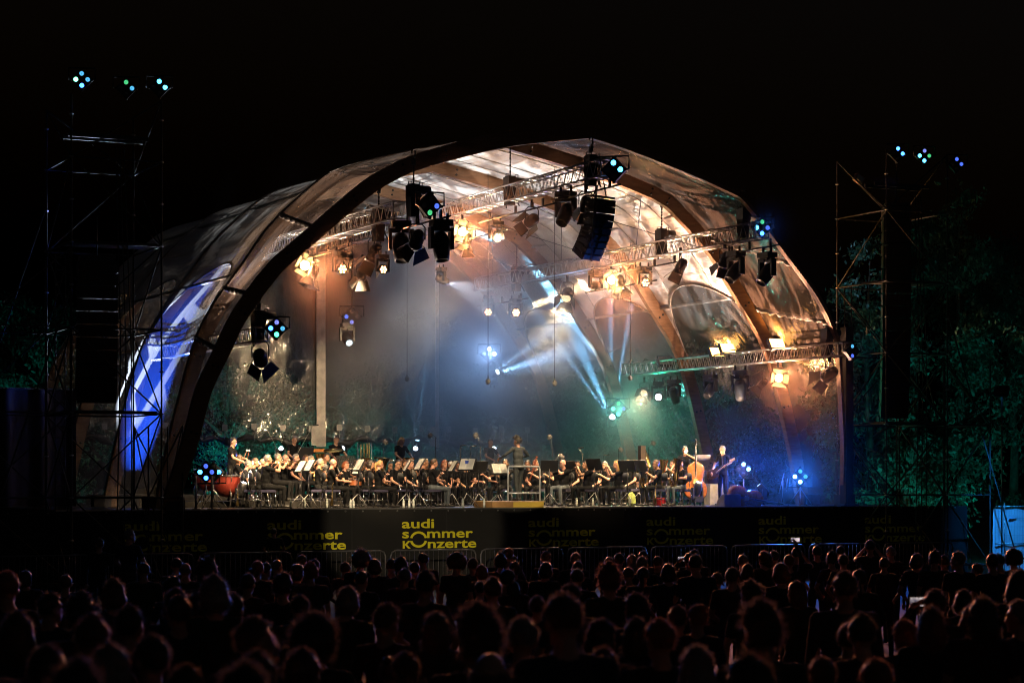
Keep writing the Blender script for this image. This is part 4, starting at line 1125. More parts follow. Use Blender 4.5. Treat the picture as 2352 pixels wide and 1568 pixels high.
# ------------------------------------------------------------------ chairs, stands, microphones
PAD = mat('navy_chair_fabric', (.02, .018, .045), .9, 0, .2, 30)
def chair_parts():
    f = MB()
    seat = MB(); seat.box((0, 0, .45), (.42, .42, .05)); seat.box((0, 0, .478), (.38, .38, .02))
    back = MB(); back.smooth = True
    for i in range(9):
        a = (i-4)/4*.62; x = math.sin(a)*.33; y = -.25+(1-math.cos(a))*.22
        hgt = .13*math.sqrt(max(.05, 1-(abs(i-4)/4.6)**2))
        for yy in (y-.018, y+.018):
            for z in (-hgt, hgt): back.v.append((x, yy, .83+z))
    for i in range(8):
        k = i*4; q = k+4
        for m, n in ((0, 1), (1, 3), (3, 2), (2, 0)): back.addf((k+m, k+n, q+n, q+m))
    back.addf((0, 2, 3, 1)); back.addf((32, 33, 35, 34))
    legs = [MB().path([(sx*.19, y0, .43), (sx*.21, y1, .0)], .012, 6).mesh('leg', CHROME) for sx in (-1, 1) for y0, y1 in ((.19, .22), (-.17, -.22))]
    fr = MB(); fr.path([(-.19, .19, .42), (.19, .19, .42), (.19, -.18, .42), (-.19, -.18, .42), (-.19, .19, .42)], .011, 6)
    st = MB()
    for sx in (-1, 1): st.tube((sx*.2, .205, .2), (sx*.2, -.197, .2), .009, n=5)
    st.tube((-.2, -.197, .2), (.2, -.197, .2), .009, n=5)
    up = MB(); up.path([(0, -.17, .42), (0, -.24, .46), (0, -.285, .6), (0, -.275, .82)], .013, 6)
    return [('seat', seat.mesh('seat', PAD)), ('backrest', back.mesh('backrest', RUBBER))]+[('leg', m) for m in legs]+[('seat_frame', fr.mesh('seat_frame', CHROME)), ('stretcher', st.mesh('stretcher', CHROME)), ('back_post', up.mesh('back_post', CHROME))]
CH = chair_parts()
def chair(root, label):
    r = thing('orchestra_chair', label, 'chair', root.location, root.rotation_euler[2], 'chrome framed orchestra chairs')
    r.location.z = STAGE_Z+root.location.z-STAGE_Z
    for n, m in CH: obj(n, m, r)
    return r
def stand_parts():
    p = MB(); p.tube((0, 0, .28), (0, 0, 1.0), .013, n=6); p.path([(0, 0, .45), (0, 0, .62)], .02, 8)
    d = MB(); R = Matrix.Rotation(-.55, 3, 'X')
    d.box((0, .03, 1.08), (.5, .012, .34), R); d.box((0, -.07, .945), (.5, .06, .012), R)
    legs = [MB().path([(0, 0, .36), (.16*math.cos(a), .16*math.sin(a), .2), (.33*math.cos(a), .33*math.sin(a), .01)], .009, 5).mesh('leg', STEEL) for a in (.5, 2.6, 4.7)]
    return [('pole', p.mesh('pole', BLACK)), ('desk', d.mesh('desk', RUBBER))]+[('leg', l) for l in legs]
STP = stand_parts()
def sheet_mesh():
    b = MB(); R = Matrix.Rotation(-.55, 3, 'X'); b.smooth = True
    for sx in (-1, 1):
        n = 5; k = len(b.v)
        for i in range(n+1):
            t = i/n; x = sx*.22*t; y = .012+.03*math.sin(t*math.pi)*.6
            for z in (-.16, .15): b.v.append(tuple(R @ V3(x, -y, z)+V3(0, .02, 1.09)))
        for i in range(n): b.addf((k+2*i, k+2*i+1, k+2*i+3, k+2*i+2))
    b.smooth = False
    b.cm = 1
    for sx in (-1, 1):                                  # staves as thin printed lines
        for q in range(8):
            z = .12-q*.034
            c = R @ V3(sx*.11, -.036, z)+V3(0, .02, 1.09); b.box(c, (.17, .001, .008), R)
    return b.mesh('sheet', [PAPER, mat('printed_ink', (.35, .35, .35), .8)])
SHT = sheet_mesh()
def mstand(x, d, face, label, sheets=True, h=1.0):
    s = s_at(x, d); r = thing('music_stand', label, 'music stand', S(s, d, 0), math.atan2(face[1], face[0])+math.pi/2, 'black music stands on the stage')
    r.scale = (1, 1, h)
    for n, m in STP: obj(n, m, r)
    if sheets:
        q = thing('sheet_music', 'open white sheet music on the '+label, 'sheet music', r.location, r.rotation_euler[2], 'sheet music on the stands')
        q.scale = (1, 1, h); obj('page', SHT, q)
    return r
FUR = mat('grey_fur', (.2, .19, .18), .95, 0, .4, 60, 1.0)
def furball(r, o=(0, 0, 0)):
    b = MB(); b.smooth = True; b.ell(o, (r, r, r*1.25), None, 12, 8); b.smooth = False; rr = np.random.default_rng(5)
    for k in range(160):
        n = V3(*rr.normal(size=3)).normalized(); p = V3(*o)+V3(n.x*r, n.y*r, n.z*r*1.25); t = n.cross(V3(*rr.normal(size=3))).normalized()*.004
        i = len(b.v); b.v += [tuple(p-t), tuple(p+t), tuple(p+n*.035)]; b.addf((i, i+1, i+2))
    return b.mesh('windshield', FUR)
FB = furball(.065)
def micstand(x, d, h, bx, bz, label, fur=True, face=0.0):
    s = s_at(x, d); r = thing('microphone_stand', label, 'microphone stand', S(s, d, 0), PHI, 'microphone stands among the players')
    MB().tube((0, 0, .2), (0, 0, h), .011, n=6).build('pole', BLACK, r)
    for q in range(3):
        a = q*2.09+.3; MB().tube((0, 0, .28), (.3*math.cos(a), .3*math.sin(a), .01), .009, n=5).build('leg', BLACK, r)
    e = V3(bx, 0, h+bz)
    if abs(bx)+abs(bz) > .01:
        q = V3(-bx*.3, 0, h-bz*.3); MB().tube(q, e, .008, n=5).build('boom', mat('satin_steel', (.4, .39, .36), .35, .8), r)
    else: e = V3(0, 0, h)
    mic = obj('microphone', shared('mic', lambda: MB().path([(0, 0, 0), (0, 0, .05), (0, 0, .17)], [.012, .018, .018], 8).mesh('microphone', BLACK)), r, e, quat=V3(.3*(1 if bx >= 0 else -1), -.3, -.6).to_track_quat('Z', 'Y') if fur else V3(.9, -.3, .12).to_track_quat('Z', 'Y'))
    if fur: obj('windshield', FB, mic, (0, 0, .1))
    return r
# ------------------------------------------------------------------ the orchestra
COND = S(.25, 1.25, 0)
MUS = [  # x, d, pose, hair, colour, skin, instrument, chair, extras, label
 (531, 4.3, 'mallet', 'short', 'dark', 0, None, 0, dict(glasses=True), 'timpanist with glasses standing behind the red timpani, holding mallets'),
 (564, 4.2, 'clarinet', 'bob', 'brown', 1, None, 1, {}, 'seated player with wavy brown hair just right of the timpani'),
 (580, 3.4, 'rest', 'short', 'grey', 2, None, 1, {}, 'seated grey-haired player, second in the line right of the timpani'),
 (596, 2.8, 'rest', 'short', 'brown', 1, None, 1, {}, 'seated brown-haired player, third in the line right of the timpani'),
 (613, 2.2, 'rest', 'fringe', 'grey', 1, None, 1, dict(glasses=True), 'seated balding player directly behind the broad trumpeter'),
 (629, 1.5, 'trumpet', 'short', 'grey', 1, 'trumpet', 1, dict(scale=1.08), 'broad trumpeter at the stage edge, leftmost of the front row'),
 (652, 4.2, 'trumpet', 'short', 'grey', 0, 'trumpet', 0, {}, 'trumpeter facing the audience behind the broad front trumpeter'),
 (669, 4.8, 'trumpet', 'fringe', 'white', 2, 'trumpet', 0, dict(glasses=True), 'bald trumpeter with glasses below the bearded percussionist'),
 (672, 8.4, 'lookdown', 'short', 'grey', 1, None, 0, dict(glasses=True), 'bearded grey-haired percussionist standing behind the orange bar'),
 (768, 8.2, 'lookdown', 'short', 'dark', 0, None, 0, {}, 'dark-haired percussionist standing behind the tilted cymbal'),
 (750, 2.6, 'clarinet', 'short', 'grey', 1, 'clarinet', 1, {}, 'grey-haired player half hidden by the bald clarinettist'),
 (779, 1.5, 'clarinet', 'fringe', 'grey', 2, 'clarinet', 1, dict(glasses=True), 'bald bearded clarinettist at the stage edge with glasses'),
 (844, 5.0, 'trumpet', 'short', 'grey', 1, 'trumpet', 0, dict(glasses=True), 'grey-haired horn player with glasses facing the audience below a tuba bell'),
 (865, 2.3, 'clarinet', 'bob', 'dark', 0, 'clarinet', 1, {}, 'dark-haired woman seated beside the blonde clarinettist'),
 (886, 1.5, 'clarinet', 'ponytail', 'blonde', 2, 'clarinet', 1, {}, 'blonde clarinettist with long ponytail at the stage edge'),
 (920, 4.4, 'rest', 'short', 'black', 0, None, 0, dict(glasses=True), 'young dark-haired player with glasses facing the audience'),
 (926, 5.6, 'tuba', 'short', 'brown', 1, 'tuba', 0, {}, 'short-haired tuba player behind the young man with glasses'),
 (869, 6.4, 'tuba', 'short', 'dark', 1, 'tuba', 0, {}, 'tuba player hidden below the big upright tuba bell on the left'),
 (918, 9.0, 'lookdown', 'long', 'blonde', 0, None, 0, {}, 'player with long fair hair standing behind the tubas'),
 (990, 2.2, 'clarinet', 'short', 'brown', 1, 'clarinet', 1, dict(glasses=True), 'brown-haired player with glasses behind the bearded clarinettist in jeans'),
 (1011, 1.5, 'clarinet', 'short', 'brown', 2, 'clarinet', 1, dict(trou=JEANS), 'bearded clarinettist in jeans at the stage edge left of the conductor'),
 (1026, 4.0, 'rest', 'bob', 'red', 2, None, 0, {}, 'woman facing the audience right behind the clarinettist in jeans'),
 (1040, 5.2, 'rest', None, None, 2, None, 0, dict(cap=mat('white_cap', (.7, .7, .68), .8)), 'player in a white cap below the right tuba bell'),
 (1022, 6.6, 'tuba', 'short', 'dark', 1, 'tuba', 0, {}, 'tuba player hidden below the rightmost tuba bell'),
 (1073, 4.8, 'rest', 'short', 'black', 0, None, 0, {}, 'dark-haired player behind the stand with the blue folder'),
 (1109, 3.4, 'clarinet', 'bob', 'blonde', 2, 'clarinet', 1, {}, 'fair-haired player facing the audience left of the conductor'),
 (1124, 9.5, 'mallet', 'short', 'black', 3, None, 0, {}, 'dark-haired keyboard player standing far back left of the conductor'),
 (1160, 3.8, 'flute', 'bob', 'brown', 0, 'flute', 1, {}, 'player hidden behind the conductor and the white score'),
 (1175, 1.25, 'conduct', 'curly', 'dark', 1, None, 0, dict(shirt=GSHIRT, trou=mat('dark_slacks', (.028, .034, .036), .8, 0, .2, 10, .4), sleeve=True, many=True), 'conductor in dark shirt standing on the podium, back to the audience'),
 (1224, 3.2, 'sax', 'bob', 'red', 2, 'bassoon', 1, {}, 'red-haired woman with a bassoon right of the conductor rail'),
 (1286, 2.4, 'flute', None, None, 2, 'flute', 1, dict(glasses=True, trou=JEANS), 'bald flautist with glasses at the right of the conductor'),
 (1306, 4.2, 'rest', 'bob', 'red', 2, None, 0, {}, 'copper-haired player between the bald and the dark-haired flautist'),
 (1335, 1.5, 'flute', 'bun', 'dark', 0, 'flute', 1, {}, 'dark-haired flautist with a small bun at the stage edge'),
 (1357, 4.6, 'rest', 'fringe', 'white', 2, None, 0, {}, 'bald player half hidden behind the black stand'),
 (1381, 3.0, 'clarinet', 'short', 'grey', 0, 'clarinet', 1, dict(glasses=True), 'grey-haired clarinettist with glasses left of the blonde flautist'),
 (1406, 1.5, 'flute', 'long', 'blonde', 2, 'flute', 1, {}, 'blonde flautist with loose long hair at the stage edge'),
 (1437, 3.2, 'rest', 'long', 'blonde', 2, None, 1, {}, 'blonde player behind the black stand right of the blonde flautist'),
 (1476, 4.6, 'rest', 'short', 'black', 0, None, 0, {}, 'dark-haired player mostly hidden by the saxophonist'),
 (1495, 1.5, 'sax', 'short', 'brown', 1, 'saxophone', 1, dict(glasses=True), 'saxophonist with sunglasses at the stage edge'),
 (1517, 3.2, 'tuba', 'short', 'white', 2, 'euphonium', 0, dict(glasses=True), 'white-haired euphonium player behind the saxophonist'),
 (1552, 1.6, 'tuba', None, None, 1, 'euphonium', 1, dict(trou=JEANS, glasses=True), 'bald euphonium player in jeans, rightmost of the seated row'),
 (1574, 3.4, 'stringbass', 'short', 'grey', 1, None, 0, {}, 'bassist standing with the upright double bass'),
 (704, 5.8, 'trumpet', 'short', 'dark', 0, 'trumpet', 0, {}, 'dark-haired trumpeter in the back row below the gong'),
 (728, 4.4, 'tuba', 'short', 'grey', 1, 'euphonium', 0, {}, 'grey-haired euphonium player below the orange crossbar'),
 (806, 4.4, 'clarinet', 'bob', 'red', 2, 'clarinet', 0, {}, 'red-haired player behind the stands, right of the bald clarinettist'),
 (951, 3.4, 'rest', 'bob', 'brown', 2, None, 1, {}, 'brown-haired woman between the ponytail clarinettist and the man with glasses'),
 (972, 5.4, 'trumpet', 'short', 'grey', 1, 'trumpet', 0, {}, 'grey-haired trumpeter in the back row under the middle tuba bell'),
 (1090, 5.8, 'clarinet', 'short', 'brown', 1, 'clarinet', 0, {}, 'brown-haired player at the back between the two slim microphones'),
 (1252, 4.6, 'clarinet', 'ponytail', 'dark', 0, 'clarinet', 0, {}, 'dark ponytailed player behind the first black stand right of the podium'),
 (1271, 5.4, 'trumpet', 'short', 'grey', 2, 'trumpet', 0, {}, 'grey-haired back-row player left of the bald flautist'),
 (1322, 5.4, 'clarinet', 'short', 'dark', 1, 'clarinet', 0, {}, 'dark-haired back-row player left of the flautist with the bun'),
 (1424, 5.0, 'clarinet', 'bob', 'brown', 0, 'clarinet', 0, {}, 'brown-haired back-row player between the two blonde women'),
 (1455, 5.4, 'tuba', 'short', 'dark', 1, 'euphonium', 0, {}, 'dark-haired euphonium player behind the black stands'),
 (1536, 4.6, 'trumpet', 'short', 'brown', 1, 'trumpet', 0, {}, 'brown-haired player between the two euphoniums on the right'),
 (1661, 2.0, 'bassguitar', 'short', 'grey', 1, 'bass_guitar', 0, dict(glasses=True), 'bass guitarist with glasses behind the lying double bass'),
]
for _i, (_x, _d, _p, _h, _c, _s, _n) in enumerate(((640, 5.9, 'trumpet', 'short', 'dark', 1, 'trumpet'), (688, 5.2, 'rest', 'short', 'grey', 2, None), (716, 5.4, 'trumpet', 'bob', 'brown', 0, 'trumpet'), (762, 5.0, 'clarinet', 'short', 'dark', 1, None),
        (828, 5.9, 'tuba', 'short', 'brown', 1, 'euphonium'), (856, 4.2, 'rest', 'ponytail', 'brown', 2, None), (902, 5.9, 'rest', 'short', 'grey', 1, None), (940, 5.0, 'trumpet', 'short', 'brown', 0, 'trumpet'), (1000, 5.0, 'rest', 'bob', 'dark', 2, None), (1056, 5.9, 'clarinet', 'short', 'brown', 1, 'clarinet'),
        (1140, 5.6, 'clarinet', 'bob', 'dark', 2, 'clarinet'), (1210, 5.6, 'rest', 'short', 'grey', 1, None), (1294, 5.9, 'rest', 'bob', 'brown', 0, None), (1346, 5.9, 'clarinet', 'short', 'dark', 2, 'clarinet'), (1372, 5.6, 'rest', 'fringe', 'grey', 1, None), (1500, 5.6, 'rest', 'short', 'dark', 1, None))):
    MUS.append((_x, _d, _p, _h, _c, _s, _n, 0, {}, 'half hidden %s player, %s from left in rearmost row' % ({'grey': 'grey-haired', 'dark': 'dark-haired', 'brown': 'brown-haired'}[_c], ORD[_i])))
def riser(s, d):
    if -8.6 < s < 2.2 and 6.6 < d < 12.5: return .32
    if -8.2 < s < -3.4 and 3.6 < d < 5.6: return .16
    return 0.0
def orchestra():
    for (x, d, k, st, hc, sk, ins, ch, ex, lab) in MUS:
        s = s_at(x, d); z = riser(s, d)
        if d > 9 and z == 0: z = .3
        P = S(s, d, z)
        if k == 'conduct': P = S(s+.12, 1.05, .17)
        f = (COND-P)
        if k == 'conduct': f = BX*1.0-AX*.25
        elif k in ('lookdown', 'mallet'): f = -BX*1.0+AX*.25
        elif k == 'stringbass': f = -BX*.55-AX*.8
        elif k == 'bassguitar': f = -BX*.35-AX*.95
        f.z = 0; f.normalize()
        if k in ('rest', 'clarinet', 'trumpet', 'tuba', 'flute', 'sax'):
            f = (f+V3(*[random.uniform(-.12, .12) for _ in range(2)], 0)).normalized()
            ex = dict(ex); ex.setdefault('scale', random.uniform(.97, 1.03))
            P = P-f*.22                                # the pixel marks the head, the seat is a little behind
        if lab.startswith('timpanist'): f = (AX*.8-BX*.6)
        r = person(k, P, f, lab, st, hc, sk, group='musicians on the stage', **ex)
        who = lab.split(' ', 1)
        if ins: instrument(ins, r, '%s played by the %s' % (ins.replace('_', ' '), lab), 'instruments in the hands of the players')
        if ch: chair(r, 'chrome chair under the '+lab)
        if k == 'mallet' or k == 'lookdown':
            me, M = POSES[k]
            hz = 1.12 if k == 'mallet' else 1.09
            for sx, hy in ((.16, .40), (-.18, .40)):
                if not lab.startswith('timpanist'): continue
                q = thing('mallet', 'timpani mallet with white felt head in the timpanist\'s %s hand' % ('raised' if sx < 0 else 'lowered'), 'mallet', P, r.rotation_euler[2], 'timpani mallets')
                MB().tube((sx, hy, hz+.02), (sx*.6, hy+.08, hz+.26), .009, n=5).build('shaft', mat('mallet_wood', (.35, .1, .04), .4), q)
                MB().ell((sx*.58, hy+.085, hz+.28), (.03, .03, .03)).build('felt_head', mat('white_felt', (.75, .72, .66), .95), q)
            if lab.startswith('bearded'):
                q = thing('drumstick', 'drumstick held by the bearded percussionist', 'drumstick', P, r.rotation_euler[2])
                MB().tube((-.2, .42, 1.12), (-.1, .62, 1.2), .009, n=5).build('stick', PLY, q)
orchestra()
def stage_things():
    # conductor's podium and rail
    r = thing('conductor_podium', 'wooden conductor podium at the stage edge with right half coloured as warm-lit', 'podium', S(s_at(1185, .7), .22, 0), PHI)
    L0, L1 = s_at(1128, .3)-s_at(1185, .7), s_at(1246, .3)-s_at(1185, .7); mid = s_at(1176, .3)-s_at(1185, .7)
    MB().box(((L0+mid)/2, .6, .075), (mid-L0, 1.2, .15)).build('box', wood('podium_brown', (.3, .15, .05), (.42, .24, .09), (2, 8, 2)), r)
    MB().box(((L1+mid)/2+.002, .6, .075), (L1-mid-.004, 1.2, .15)).build('box', mat('podium_warm_lit', (.72, .5, .08), .45, 0, .08, 3), r)  # warm light on the right half is put into its colour
    MB().box(((L0+L1)/2, .6, .162), (L1-L0+.06, 1.26, .022)).build('top', PLY, r)
    rail = mat('white_steel_rail', (.8, .8, .82), .3, .3)
    q = thing('podium_rail', 'white steel safety rail behind the conductor', 'rail', S(s_at(1202, .25), .25, .172), PHI)
    w = s_at(1240, .25)-s_at(1167, .25); x0 = s_at(1167, .25)-s_at(1202, .25)
    MB().path([(x0, 0, 0), (x0, 0, .88), (x0+.03, 0, .95), (x0+w-.03, 0, .95), (x0+w, 0, .88), (x0+w, 0, 0)], .024, 8).build('hoop', rail, q)
    MB().tube((x0, 0, .22), (x0+w, 0, .22), .022, n=8).build('crossbar', rail, q)
    mstand(1148, 1.9, -BX, 'low wide stand in front of the conductor', True, .98)
    mstand(1142, 2.1, BX*-1, 'dark stand back just left of the conductor', False, .96)
    A = AX
    for x, d, f, sh, h, lab in ((689, 2.0, AX*-1, 1, 1.02, 'stand of the broad trumpeter, hidden half'), (709, 1.2, AX*-1, 1, 1.04, 'stand at the stage edge right of the broad trumpeter'),
        (823, 1.2, AX*-1, 1, 1.06, 'stand in front of the bald bearded clarinettist'), (820, 2.6, AX*-1, 1, .96, 'second stand behind the one of the bald clarinettist'),
        (934, 1.6, AX*-1+BX*.3, 1, 1.05, 'stand in front of the blonde ponytail clarinettist'), (962, 1.1, AX*-1+BX*.1, 1, 1.08, 'big stand left of the clarinettist in jeans'),
        (1039, 1.9, AX*-1+BX*.2, 1, 1.04, 'stand in front of the clarinettist in jeans'), (1072, 1.1, AX*-.8-BX*.6, 1, 1.08, 'stand with blue folder left of the podium'),
        (1099, 2.2, BX*1.0, 0, 1.04, 'wide black stand left of the podium'), (1262, 1.4, BX*.8+AX*.4, 0, 1.06, 'black stand right of the podium rail'),
        (1312, 2.4, AX+BX*.3, 0, 1.06, 'black stand between the two flautists'), (1366, 1.2, AX*.9+BX*.5, 0, 1.1, 'black stand left of the blonde flautist'),
        (1441, 1.1, AX*.8+BX*.6, 0, 1.06, 'black stand between blonde flautist and saxophonist'), (1468, 2.2, AX*.8+BX*.6, 0, 1.08, 'black stand behind the saxophone'),
        (1612, 4.6, BX*.9+AX*.3, 0, 1.25, 'black stand beside the upright double bass'), (700, 7.2, BX*1.0, 0, 1.4, 'wire stand in front of the bearded percussionist')):
        mstand(x, d, f, lab, bool(sh), h)
    q = thing('blue_folder', 'blue folder clipped behind the sheets on the stand left of the podium', 'folder', S(s_at(1077, 1.06), 1.06, 1.24), PHI-.3)
    MB().box((0, .03, 0), (.2, .01, .09), Matrix.Rotation(-.5, 3, 'X')).build('cover', mat('blue_card', (.02, .06, .4), .6), q)
    # perforated desk
    q = thing('perforated_desk', 'large perforated orchestra desk in front of the percussion', 'music stand', S(s_at(796, 5), 5.0, 0), PHI+.2)
    b = MB()
    for i in range(10):
        for j in range(2): pass
    R = Matrix.Rotation(-.35, 3, 'X')
    for i in range(11): b.box(R @ V3(-.3+i*.06, 0, 0)+V3(0, 0, 1.27), (.026, .012, .34), R)
    for j in range(7): b.box(R @ V3(0, .002, -.16+j*.055)+V3(0, 0, 1.27), (.64, .012, .022), R)
    b.build('desk', RUBBER, q); MB().tube((0, 0, .0), (0, 0, 1.15), .02, n=6).build('pole', BLACK, q)
    for k in range(3): MB().tube((0, 0, .2), (.3*math.cos(k*2.1), .3*math.sin(k*2.1), .01), .012, n=5).build('leg', BLACK, q)
    # timpani
    red = mat('red_drum_cover', (.17, .018, .01), .55, 0, .25, 3, .2)
    for x, d, lab in ((521, 3.4, 'red covered timpani in front of the standing timpanist'), (478, 4.4, 'red timpani mostly hidden behind the blue floods')):
        s = s_at(x, d); q = thing('timpani', lab, 'timpani', S(s, d, riser(s, d)), PHI, 'red timpani')
        b = MB(); b.smooth = True; b.lathe([(.02, .28), (.2, .33), (.33, .48), (.38, .66), (.385, .8), (.39, .84)], 24); b.build('bowl', red, q)
        MB().lathe([(.385, .83), (.405, .84), (.405, .87), (.385, .88)], 24).build('rim', BLACK, q)
        MB().lathe([(.385, .872), (.001, .875)], 24).build('skin', mat('drum_skin', (.6, .5, .36), .6), q)
        for k in range(3):
            a = k*2.09+.5; MB().path([(.3*math.cos(a), .3*math.sin(a), .55), (.42*math.cos(a), .42*math.sin(a), .3), (.36*math.cos(a), .36*math.sin(a), .03)], .02, 6).build('leg', CHROME, q)
        b = MB()
        for k in range(8): a = k*.785; b.tube((.4*math.cos(a), .4*math.sin(a), .7), (.4*math.cos(a), .4*math.sin(a), .9), .01, n=5)
        b.build('tuning_rods', CHROME, q)
    # percussion
    def cymbal(x, d, y, rad, tilt, lab, pole=True):
        s = s_at(x, d); z = z_at(y, s, d); q = thing('cymbal', lab, 'cymbal', S(s, d, riser(s, d)), PHI, 'cymbals'); z -= riser(s, d)
        R = Matrix.Rotation(tilt, 3, 'Y') @ Matrix.Rotation(.2, 3, 'X')
        MB().lathe([(.01, .035), (.05, .03), (.07, .008), (rad*.6, 0), (rad, -.02), (rad, -.023), (.01, .02)], 24, (0, 0, z), R).build('disc', BRASS, q)
        if pole:
            MB().tube((0, 0, 0.02), (0, 0, z), .012, n=6).build('pole', CHROME, q)
            for k in range(3): MB().tube((0, 0, .4), (.3*math.cos(k*2.1), .3*math.sin(k*2.1), .01), .01, n=5).build('leg', CHROME, q)
    cymbal(765, 6.9, 1032, .29, -.12, 'tilted cymbal in front of the dark-haired percussionist')
    cymbal(884, 7.4, 1052, .34, .05, 'low cymbal between the two left tuba bells')
    s = s_at(716, 7.6); q = thing('bar_chime_frame', 'orange wooden crossbar on a stand in front of the bearded percussionist', 'percussion bar', S(s, 7.6, .32), PHI)
    MB().box((0, 0, z_at(1034, s, 7.6)-.32), (.85, .06, .09)).build('crossbar', mat('orange_wood', (.6, .22, .05), .5), q)
    for sx in (-1, 1): MB().tube((sx*.36, 0, .02), (sx*.3, 0, 1.1), .016, n=6).build('upright', CHROME, q)
    for k in range(5): MB().tube((-.34+.17*k, 0, .95), (-.34+.17*k, 0, .6), .012, n=6).build('chime', CHROME, q)
    s = s_at(716, 6.8); q = thing('gong', 'yellowish gong behind the trumpet section', 'gong', S(s, 6.8, .32), PHI)
    MB().lathe([(.3, .02), (.3, -.02), (.27, -.035), (.08, -.035), (.05, -.06), (.001, -.06)], 24, (0, 0, .68), Matrix.Rotation(-math.pi/2, 3, 'X') @ Matrix.Rotation(math.pi, 3, 'X')).build('disc', BRASS, q)
    MB().path([(-.38, 0, .02), (-.38, 0, 1.05), (.38, 0, 1.05), (.38, 0, .02)], .018, 6).build('frame', BLACK, q)
    s = s_at(836, 8); q = thing('tubular_bells', 'golden tubular bells standing behind the grey horn player', 'tubular bells', S(s, 8, .32), PHI)
    for k, dx in enumerate((-.1, .0, .1, .17)): MB().tube((dx, 0, .3), (dx, 0, 1.5+.02*k), .02, n=8).build('bell', BRASS, q)
    MB().path([(-.2, 0, .02), (-.2, 0, 1.55), (.25, 0, 1.55), (.25, 0, .02)], .016, 6).build('frame', CHROME, q)
    s = s_at(818, 6.2); q = thing('bass_drum', 'wooden bass drum standing behind the music stands', 'drum', S(s, 6.2, 0), PHI+.5)
    b = MB(); b.smooth = True; Ry = Matrix.Rotation(math.pi/2, 3, 'Y')
    b.lathe([(.4, -.2), (.4, .2)], 24, (0, 0, .85), Ry); b.build('shell', mat('drum_wood', (.42, .22, .12), .4), q)
    for zz in (-.2, .2):
        MB().lathe([(.4, zz-.02), (.43, zz-.02), (.43, zz+.02), (.4, zz+.02)], 24, (0, 0, .85), Ry).build('hoop', CHROME, q)
        MB().lathe([(.4, zz), (.001, zz*1.01)], 24, (0, 0, .85), Ry).build('head', PAPER, q)
    for sx in (-1, 1): MB().tube((0, sx*.3, .01), (0, sx*.12, .5), .02, n=6).build('leg', CHROME, q)
    s = s_at(816, 4.4); q = thing('snare_drum', 'small reddish snare drum left of the dark-haired woman', 'drum', S(s, 4.4, 0), PHI)
    b = MB(); b.smooth = True; b.lathe([(.18, .6), (.18, .76)], 18); b.build('shell', mat('snare_red', (.25, .08, .03), .3), q)
    MB().lathe([(.185, .76), (.001, .762)], 18).build('head', PAPER, q); MB().lathe([(.18, .745), (.195, .75), (.195, .77), (.18, .77)], 18).build('hoop', CHROME, q)
    for k in range(3): MB().path([(0, 0, .58), (0, 0, .35), (.25*math.cos(k*2.1), .25*math.sin(k*2.1), .01)], .01, 5).build('leg', CHROME, q)
    # harp column glimpsed behind the saxophonist
    s = s_at(1478, 5.2); q = thing('cane_percussion', 'tall dark column with golden ribs behind the saxophonist', 'percussion', S(s, 5.2, 0), PHI)
    MB().box((-.06, 0, .9), (.16, .2, 1.8)).build('column', mat('dark_brown_case', (.06, .03, .015), .4), q)
    for k in range(9): MB().tube((.05+.02*k, -.03, .9), (.04+.022*k, -.03, 1.75-.05*k), .01, n=6).build('rib', BRASS, q)
    # microphones
    for a in ((632, 5.5, 1.75, -.42, .75, 'boom microphone stand leaning left above the timpanist', 0), (682, 7.0, 1.5, .5, .85, 'boom microphone stand leaning right above the bearded percussionist', 0),
              (880, 6.0, 1.95, 0.02, .0, 'furry microphone on a stand beside the left tuba bell', 1), (1000, 7.0, 2.05, -.15, .12, 'furry microphone on a stand left of the thin wall post', 1),
              (1058, 4.5, 1.75, .0, .0, 'slim microphone on a thin stand, left of the two beside the conductor', 0), (1080, 4.2, 1.72, .0, .0, 'slim upright microphone nearest to the left of the conductor', 0),
              (1103, 5.0, 1.75, -.12, .4, 'tall boom microphone with furry cover left of the conductor', 1), (1268, 5.0, 1.7, -.06, .42, 'tall boom microphone with furry cover right of the conductor', 1),
              (1262, 2.2, 1.0, .32, .5, 'diagonal boom with furry microphone right of the podium rail', 1), (1420, 6.0, 1.72, .03, .05, 'furry microphone above the blonde flautist', 1),
              (1490, 6.0, 1.8, .1, .18, 'furry microphone above the saxophonist', 1), (693, 3.6, 1.2, .15, .05, 'furry microphone in front of the gong', 1), (735, 3.6, 1.15, .1, .05, 'furry microphone left of the grey-haired clarinettist', 1),
              (838, 3.2, 1.0, .05, .02, 'furry microphone left of the horn player with glasses', 1), (940, 3.5, 1.05, .05, .0, 'furry microphone in front of the young man with glasses', 1), (1338, 4.5, 1.55, -.15, .15, 'slim microphone boom above the dark-haired flautist', 0), (1387, 5.2, 1.5, .0, .0, 'slim microphone above the grey-haired clarinettist', 0)):
        micstand(*a[:6], fur=bool(a[6]))
    for x, y, d, top, lab in ((1121, 876, 3, 9.5, 'furry microphone hanging on a thin cable, left of the two over the stage middle'), (1274, 880, 3, 9.8, 'furry microphone hanging on a thin cable, right of the two over the stage middle'), (935, 870, 10, 8.6, 'small furry microphone hanging far back left'), (1448, 868, 6, 8.8, 'small furry microphone hanging under the low right truss end')):
        s = s_at(x, d); z = z_at(y, s, d); q = thing('hanging_microphone', lab, 'microphone', S(s, d, z), PHI, 'microphones hanging on cables')
        obj('windshield', FB, q); MB().tube((0, 0, .06), (0, 0, .16), .014, n=6).build('clip', BLACK, q); MB().tube((0, 0, .1), (0, 0, top-z), .009, n=4).build('cable', RUBBER, q)
    # double basses
    if 'double_bass' not in IM: IM['double_bass'] = I_doublebass()
    s = s_at(1598, 2.7); q = thing('double_bass', 'upright double bass held by the standing bassist', 'double bass', S(s, 2.7, .18), PHI+1.9, 'double basses')
